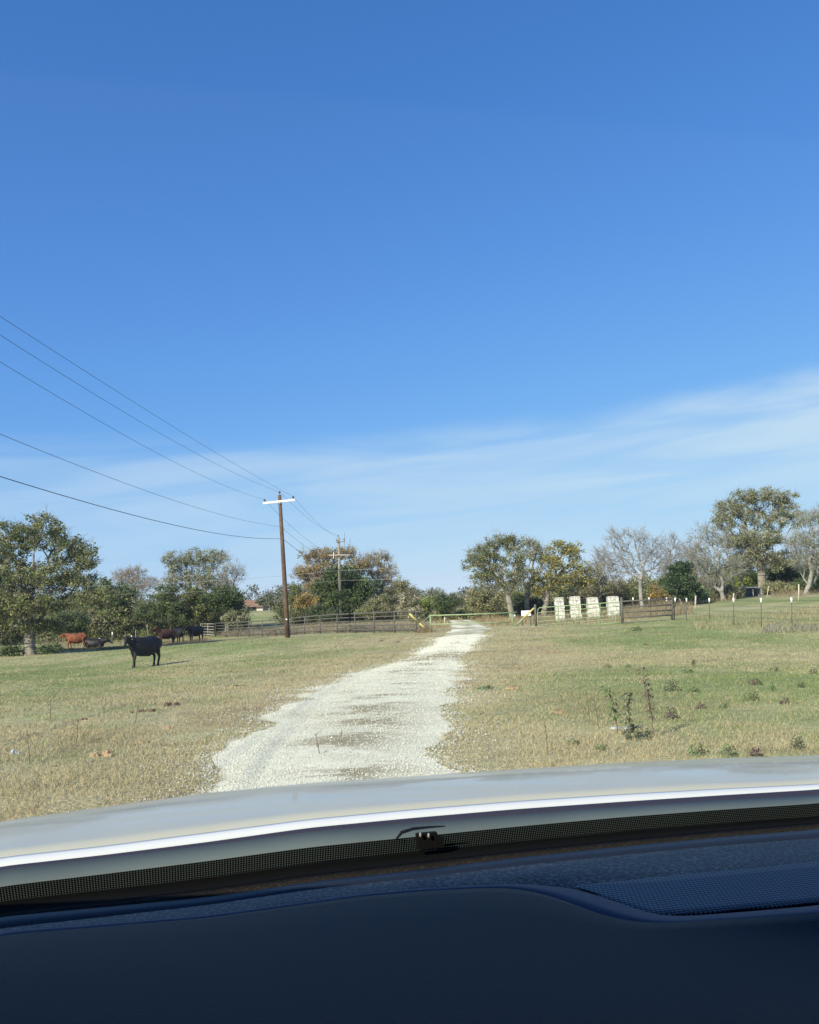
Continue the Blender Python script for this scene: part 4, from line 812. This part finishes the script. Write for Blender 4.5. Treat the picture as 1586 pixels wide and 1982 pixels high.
def strip(rows, name, mt, parent, thick=None, smooth_=True, flat=False):
    """rows: list of arrays of points (len PXS)"""
    Rw = [np.array(r_) for r_ in rows]; nR, nC = len(Rw), len(Rw[0]); V = np.concatenate(Rw)
    ix = np.arange(nR*nC).reshape(nR, nC); f = np.stack([ix[:-1, :-1], ix[1:, :-1], ix[1:, 1:], ix[:-1, 1:]], -1).reshape(-1, 4)
    uv = np.stack([V @ RC, np.concatenate([np.full(nC, float(i)) for i in range(nR)])], 1)
    vv = [0.]
    for i in range(1, nR): vv.append(vv[-1]+np.linalg.norm(Rw[i][nC//2]-Rw[i-1][nC//2]))
    uv[:, 1] = V @ FC if flat else np.repeat(vv, nC)
    if thick:
        V2 = V+np.array([0, 0, -thick]); n0 = len(V); f2 = f[:, ::-1]+n0; b = []
        e = [ix[0], ix[-1][::-1]]
        for q in e: b.append(np.stack([q[:-1], q[1:], q[1:]+n0, q[:-1]+n0], -1))
        for q in (ix[:, 0][::-1], ix[:, -1]): b.append(np.stack([q[:-1], q[1:], q[1:]+n0, q[:-1]+n0], -1))
        V = np.concatenate([V, V2]); f = np.concatenate([f, f2]+b); uv = np.concatenate([uv, uv])
    return mesh_np(name, V, f, mt, parent, smooth=smooth_, uv=uv, off=(0, 0, 0))
cv_ = {k: np.array(v, float) for k, v in dict(
 sil=[1590,1562,1535,1516,1503,1489,1477,1468,1463], wt=[1659,1637,1611,1585,1566,1550,1537,1526,1517], wb=[1677,1655,1630,1602,1583,1566,1552,1539,1528],
 pb=[1683,1661,1637,1610,1592,1576,1561,1548,1538], gb=[1716,1692,1667,1640,1620,1600,1582,1567,1555], db=[1744,1722,1699,1672,1650,1628,1610,1594,1582],
 bb=[1768,1745,1722,1694,1671,1648,1627,1608,1593], fb=[1776,1757,1738,1708,1686,1661,1640,1621,1606], sb=[1797,1775,1752,1722,1700,1676,1655,1636,1622]).items()}
rowk = lambda key, k, dy=0: [Pk(p, q+dy, k) for p, q in zip(PXS, smooth(ext(cv_[key], PXS), 3))]
car = empty('car', (0, 0, 0), 'silver car seen from its driver seat, hood and dark dashboard across the bottom', 'car')
paint = bpy.data.materials.new('silver_paint'); paint.use_nodes = True
def paint_nodes(m):
    n = m.node_tree.nodes; l = m.node_tree.links; b = n['Principled BSDF']; b.inputs['Metallic'].default_value = 0; b.inputs['Roughness'].default_value = .5
    b.inputs['Coat Weight'].default_value = .3; b.inputs['Coat Roughness'].default_value = .07; b.inputs['Specular IOR Level'].default_value = .3
    t = n.new('ShaderNodeTexCoord'); z = n.new('ShaderNodeTexNoise'); z.inputs['Scale'].default_value = 5; z.inputs['Detail'].default_value = 6; l.new(t.outputs['Object'], z.inputs['Vector'])
    x = n.new('ShaderNodeMix'); x.data_type = 'RGBA'; x.inputs[6].default_value = (.35, .36, .32, 1); x.inputs[7].default_value = (.41, .415, .37, 1); l.new(z.outputs[0], x.inputs[0]); l.new(x.outputs[2], b.inputs['Base Color'])
    z2 = n.new('ShaderNodeTexNoise'); z2.inputs['Scale'].default_value = 9; z2.inputs['Detail'].default_value = 7; l.new(t.outputs['Object'], z2.inputs['Vector'])
    r_ = n.new('ShaderNodeMapRange'); r_.inputs[1].default_value = .35; r_.inputs[2].default_value = .7; r_.inputs[3].default_value = .38; r_.inputs[4].default_value = .6; l.new(z2.outputs[0], r_.inputs[0]); l.new(r_.outputs[0], b.inputs['Roughness'])
    mp = n.new('ShaderNodeMapping'); mp.inputs['Scale'].default_value = (1.2, 6, 1); l.new(t.outputs['Object'], mp.inputs[0]); z3 = n.new('ShaderNodeTexNoise'); z3.inputs['Scale'].default_value = 2.2; z3.inputs['Detail'].default_value = 8; l.new(mp.outputs[0], z3.inputs['Vector'])
    r3 = n.new('ShaderNodeMapRange'); r3.inputs[1].default_value = .42; r3.inputs[2].default_value = .58; r3.inputs[3].default_value = .22; r3.inputs[4].default_value = .62; l.new(z3.outputs[0], r3.inputs[0]); l.new(r3.outputs[0], b.inputs['Coat Weight'])
paint_nodes(paint)
# hood: front drop, crown, middle, rear edge
sil = smooth(ext(cv_['sil'], PXS), 3); wt = smooth(ext(cv_['wt'], PXS), 3)
hood = []
for z_, k in ((.50, 2.55), (.34, 2.42), (.16, 2.25), (.05, 2.0)): hood.append([Pk(p, q, 1.75)+FC*(k-1.75)+np.array([0, 0, -z_]) for p, q in zip(PXS, sil)])
S = np.array([Pk(p, q, 1.75) for p, q in zip(PXS, sil)]); Wt = np.array([Pk(p, q, 1.225) for p, q in zip(PXS, wt)])
hood.append(S)
for t in (.1, .2, .3, .4, .5, .6, .7, .8, .9):
    Q = S*(1-t)+Wt*t; Q = Q+np.array([0, 0, 1])*(.016*math.sin(t*math.pi)); hood.append(Q)
hood.append(Wt)
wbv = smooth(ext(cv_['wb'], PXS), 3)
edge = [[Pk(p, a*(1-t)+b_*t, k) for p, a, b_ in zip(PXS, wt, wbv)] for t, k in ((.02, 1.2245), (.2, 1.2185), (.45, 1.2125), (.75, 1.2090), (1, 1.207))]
strip(edge, 'sunlit_hood_edge', mat('sunlit_edge_paint', (.56, .585, .62), .4, spec=.4), car, .006)  # whiter copy of the hood paint: sunlight painted onto its rolled rear edge
strip(hood, 'hood', paint, car, .012)
strip([rowk('wb', 1.195), rowk('wb', 1.19, 2), rowk('pb', 1.18, 1)], 'hood_seal', mat('rubber_seal', (.026, .023, .040), .7), car, .01)
strip([rowk('pb', 1.175), rowk('gb', 1.150, 4), rowk('db', 1.134, 14)], 'cowl_panel', mat('cowl_plastic', (.105, .130, .125), .6, noise=(4, (.09, .112, .108), .4, .6)), car, .01)
# windshield: ceramic band at its foot, then glass
band = bpy.data.materials.new('ceramic_dots'); band.use_nodes = True
n = band.node_tree.nodes; l = band.node_tree.links; b = n['Principled BSDF']; b.inputs['Roughness'].default_value = .5; b.inputs['Specular IOR Level'].default_value = .1
t = n.new('ShaderNodeTexCoord'); sxy = n.new('ShaderNodeSeparateXYZ'); l.new(t.outputs['UV'], sxy.inputs[0])
def mm(op, a, b_=None):
    q = n.new('ShaderNodeMath'); q.operation = op
    for i, v in enumerate((a, b_)):
        if v is None: continue
        if isinstance(v, (int, float)): q.inputs[i].default_value = v
        else: l.new(v, q.inputs[i])
    return q.outputs[0]
fq = 2*math.pi/.0064
a1_ = mm('SINE', mm('MULTIPLY', mm('ADD', sxy.outputs[0], sxy.outputs[1]), fq)); a2_ = mm('SINE', mm('MULTIPLY', mm('SUBTRACT', sxy.outputs[0], sxy.outputs[1]), fq))
dm = n.new('ShaderNodeMapRange'); dm.inputs[1].default_value = .15; dm.inputs[2].default_value = .6; l.new(mm('MULTIPLY', a1_, a2_), dm.inputs[0])
x = n.new('ShaderNodeMix'); x.data_type = 'RGBA'; x.inputs[6].default_value = (.012, .012, .013, 1); x.inputs[7].default_value = (.012, .012, .013, 1); l.new(dm.outputs[0], x.inputs[0]); l.new(x.outputs[2], b.inputs['Base Color'])
tb = n.new('ShaderNodeBsdfTransparent'); tb.inputs[0].default_value = (.30, .32, .31, 1); xb = n.new('ShaderNodeMixShader'); l.new(dm.outputs[0], xb.inputs[0]); l.new(b.outputs[0], xb.inputs[1]); l.new(tb.outputs[0], xb.inputs[2]); l.new(xb.outputs[0], n['Material Output'].inputs[0])
g1r = rowk('gb', 1.115); g2r = rowk('db', 1.128); 
ws = bpy.data.materials.new('windshield_glass'); ws.use_nodes = True; n2_ = ws.node_tree.nodes; n2_.remove(n2_['Principled BSDF']); tr = n2_.new('ShaderNodeBsdfTransparent'); tr.inputs[0].default_value = (.975, .99, .985, 1)
gl = n2_.new('ShaderNodeBsdfGlossy'); gl.inputs[1].default_value = .02; mx = n2_.new('ShaderNodeMixShader'); mx.inputs[0].default_value = .012
du = n2_.new('ShaderNodeBsdfTranslucent'); du.inputs[0].default_value = (.9, .9, .88, 1); m2 = n2_.new('ShaderNodeMixShader'); m2.inputs[0].default_value = .022      # dust film
for a, c_ in ((tr.outputs[0], mx.inputs[1]), (gl.outputs[0], mx.inputs[2]), (mx.outputs[0], m2.inputs[1]), (du.outputs[0], m2.inputs[2]), (m2.outputs[0], n2_['Material Output'].inputs[0])): ws.node_tree.links.new(a, c_)
top = [np.array([0, 0, EYE+.31])+FC*.345+RC*(p @ RC) for p in map(np.array, g1r)]
G1 = np.array(g1r); T1 = np.array(top)
glass = strip([G1+(T1-G1)*t+np.array([0, 0, .03*math.sin(t*math.pi)])*1 for t in np.linspace(1, .004, 9)], 'windshield', ws, car)
strip([g1r, g2r], 'ceramic_band', band, glass)
blk = mat('black_plastic', (.004, .004, .0045), .8, spec=.1)
strip([rowk('db', 1.129), rowk('bb', 1.085), rowk('bb', 1.08, 4)], 'defroster_gap', blk, car, .004)
strip([rowk('bb', 1.082, -1), rowk('fb', 1.032)], 'felt_strip', mat('dark_felt', (.014, .012, .010), 1, noise=(260, (.06, .05, .04), .56, .75, 2), spec=.05), car, .004)
def grain(name, c1, c2, sc_, bump, rough=.5):
    m = mat(name, c1, rough, noise=(sc_, c2, .45, .72, 3), bump=bump, spec=.25); 
    for q in m.node_tree.nodes:
        if q.type == 'BUMP': q.inputs['Distance'].default_value = .003
    return m
vinyl = grain('smooth_vinyl', (.0048, .0066, .0115), (.0058, .0079, .0135), 500, .15, .65)
leather = grain('grained_vinyl', (.009, .010, .012), (.17, .165, .155), 260, 1.0, .5)
strip([rowk('fb', 1.031, -1), rowk('fb', 1.02, 4), rowk('sb', .985, 1)], 'dash_roll', grain('roll_vinyl', (.009, .013, .023), (.011, .016, .027), 400, .2, .5), car, .006)
# dashboard base plane, pod and speaker grille
dash = empty('dashboard', (0, 0, 0), None, None); dash.parent = car
CXp = [-340, 0, 200, 400, 600, 700, 800, 900, 960, 1000, 1060, 1130, 1200, 1260, 1320, 1450, 1586, 1900]
Ev = [1870, 1812, 1796, 1779, 1751, 1737, 1728, 1722, 1720, 1722, 1733, 1760, 1786, 1796, 1794, 1785, 1775, 1755]
Bv = [1870, 1812, 1796, 1779, 1751, 1737, 1728, 1722, 1717, 1715, 1714, 1722, 1745, 1770, 1776, 1766, 1753, 1728]
E_ = smooth(np.interp(PXS, CXp, Ev), 4); B_ = smooth(np.interp(PXS, CXp, Bv), 4)
sbv = smooth(ext(cv_['sb'], PXS), 3)
r1 = np.array([Pk(p, q, .984) for p, q in zip(PXS, sbv)])
baseR = np.array([Pz(p, q+26, .292) for p, q in zip(PXS, B_)])
strip([r1, r1*.6+baseR*.4, baseR], 'dash_top', leather, dash, .01)
Er = np.array([Pz(p, q, .272) for p, q in zip(PXS, E_)]); Br = np.array([Pz(p, q, .288) for p, q in zip(PXS, B_)])
lip = [(Br*(1-t)+Er*t)+np.array([0, 0, .004*math.sin(t*math.pi)]) for t in (0, .35, .7, 1)]
strip(lip, 'pod_lip', grain('lip_vinyl', (.012, .024, .062), (.014, .027, .070), 400, .2, .55), dash, .004)
def near(py, k): return np.array([Pk(p, py-(p-793)*.05, k) for p in PXS])
rows = [Er+np.array([0, 0, .001])]
N1 = near(1850, .66); N2 = near(1985, .53); N3 = near(2200, .40); N4 = near(2600, .30)
rows += [Er*.8+N1*.2+np.array([0, 0, .006]), Er*.45+N1*.55+np.array([0, 0, .004]), N1, N2, N3, N4]
strip(rows, 'instrument_pod', vinyl, dash, .02)
# speaker grille sheet 3 mm proud of the dash top
gpx = np.linspace(1116, 1900, 60); gt = np.interp(gpx, [1116, 1350, 1586, 1900], [1713, 1690, 1667, 1640]); gbm = np.interp(gpx, [1116, 1150, 1200, 1265, 1320, 1586, 1900], [1716, 1727, 1747, 1770, 1769, 1746, 1722])
rws = []
for t in np.linspace(0, 1, 8): rws.append([Pz(p, a*(1-t)+b_*t, .2835) for p, a, b_ in zip(gpx, gt, gbm)])
gm = mat('speaker_cloth', (.03, .045, .085), .6, spec=.3); n = gm.node_tree.nodes; l = gm.node_tree.links
t = n.new('ShaderNodeTexCoord'); sxy = n.new('ShaderNodeSeparateXYZ'); l.new(t.outputs['UV'], sxy.inputs[0]); fq = 2*math.pi/.0045
a1_ = mm('SINE', mm('MULTIPLY', mm('ADD', sxy.outputs[0], mm('MULTIPLY', sxy.outputs[1], .45)), fq)); a2_ = mm('SINE', mm('MULTIPLY', sxy.outputs[1], fq*.8))
dm = n.new('ShaderNodeMapRange'); dm.inputs[1].default_value = -.2; dm.inputs[2].default_value = 1.6; l.new(mm('ADD', a1_, mm('MULTIPLY', a2_, .8)), dm.inputs[0])
x = n.new('ShaderNodeMix'); x.data_type = 'RGBA'; x.inputs[6].default_value = (.014, .020, .034, 1); x.inputs[7].default_value = (.26, .29, .30, 1); l.new(dm.outputs[0], x.inputs[0]); l.new(x.outputs[2], n['Principled BSDF'].inputs['Base Color'])
strip(rws, 'speaker_grille', gm, dash, .002, flat=True)
# little sensor clip on the ceramic band
c0_ = Pk(826, 1620, 1.108); U = np.array([0, 0, 1.])
m = MB(); rot = np.stack([RC, FC, U], 1)
m.box(c0_-U*.004, np.array([.013, .005, .009]), rot); m.box(c0_-U*.007+RC*.012, np.array([.009, .0045, .0065]), rot)
m.loft([Pk(766, 1626, 1.112), Pk(778, 1611, 1.111), Pk(800, 1604, 1.11), Pk(830, 1601, 1.11), Pk(862, 1599, 1.11)], [.001, .0022, .002, .0015, .0008], 6)
cl_ = m.build('washer_nozzle', blk, car)
q = MB()
for px_, py_ in ((814, 1616), (830, 1617)): egg(q, Pk(px_, py_, 1.098), (.0016, .0016, .003), n=5)
q.build('spray_hole', M['pipelight'], cl_)
# cabin shell outside the view: roof, left door, seats side, floor
lin = mat('headliner', (.30, .30, .30), .9); sun_block = bpy.data.materials.new('sun_block_glass'); sun_block.use_nodes = True
nn_ = sun_block.node_tree.nodes; nn_.remove(nn_['Principled BSDF']); tr = nn_.new('ShaderNodeBsdfTransparent'); tr.inputs[0].default_value = (.06, .06, .06, 1); sun_block.node_tree.links.new(tr.outputs[0], nn_['Material Output'].inputs[0])  # near-opaque side glass, added to keep the sun off the dash
o0 = np.array([0, 0, EYE])
def cbox(xa, xb, ka, kb, za, zb, name, mt, par=car):
    m = MB(); m.box(o0+RC*(xa+xb)/2+FC*(ka+kb)/2+U*(za+zb)/2, np.array([(xb-xa)/2, (kb-ka)/2, (zb-za)/2]), rot); return m.build(name, mt, par)
cbox(-.665, 1.325, -1.6, .335, .32, .345, 'roof', paint); cbox(-.60, 1.23, -1.58, .325, .305, .318, 'headliner', lin)
dl = cbox(-.66, -.60, -1.6, 1.0, -1.05, -.14, 'door', paint); 
def pane(x_, par):
    q_ = [(-1.6, -.137), (.96, -.137), (.62, .10), (.35, .319), (-1.6, .319)]; V3 = [o0+RC*(x_+e)+FC*k+U*z for e in (-.004, .004) for k, z in q_]
    m = MB(); m.add(V3, [tuple(range(5)), tuple(range(9, 4, -1))]+[(i, (i+1) % 5+0, 5+(i+1) % 5, 5+i) for i in range(5)]); m.build('window', sun_block, par)  # side glass added to keep the sun off the dash
pane(-.64, dl)
dr_ = cbox(1.27, 1.33, -1.6, 1.0, -1.05, -.14, 'door', paint); pane(1.30, dr_)
cbox(-.60, 1.26, -1.66, -1.6, -1.05, .31, 'rear_panel', lin); cbox(-.60, 1.26, -1.58, .9, -1.10, -1.05, 'floor_pan', blk)
for s in (-.63, 1.29):
    m = MB(); m.loft([o0+RC*s+FC*1.10-U*.28, o0+RC*s+FC*.62+U*.10, o0+RC*s+FC*.345+U*.30], .035, 8); m.build('pillar', blk, car, True)
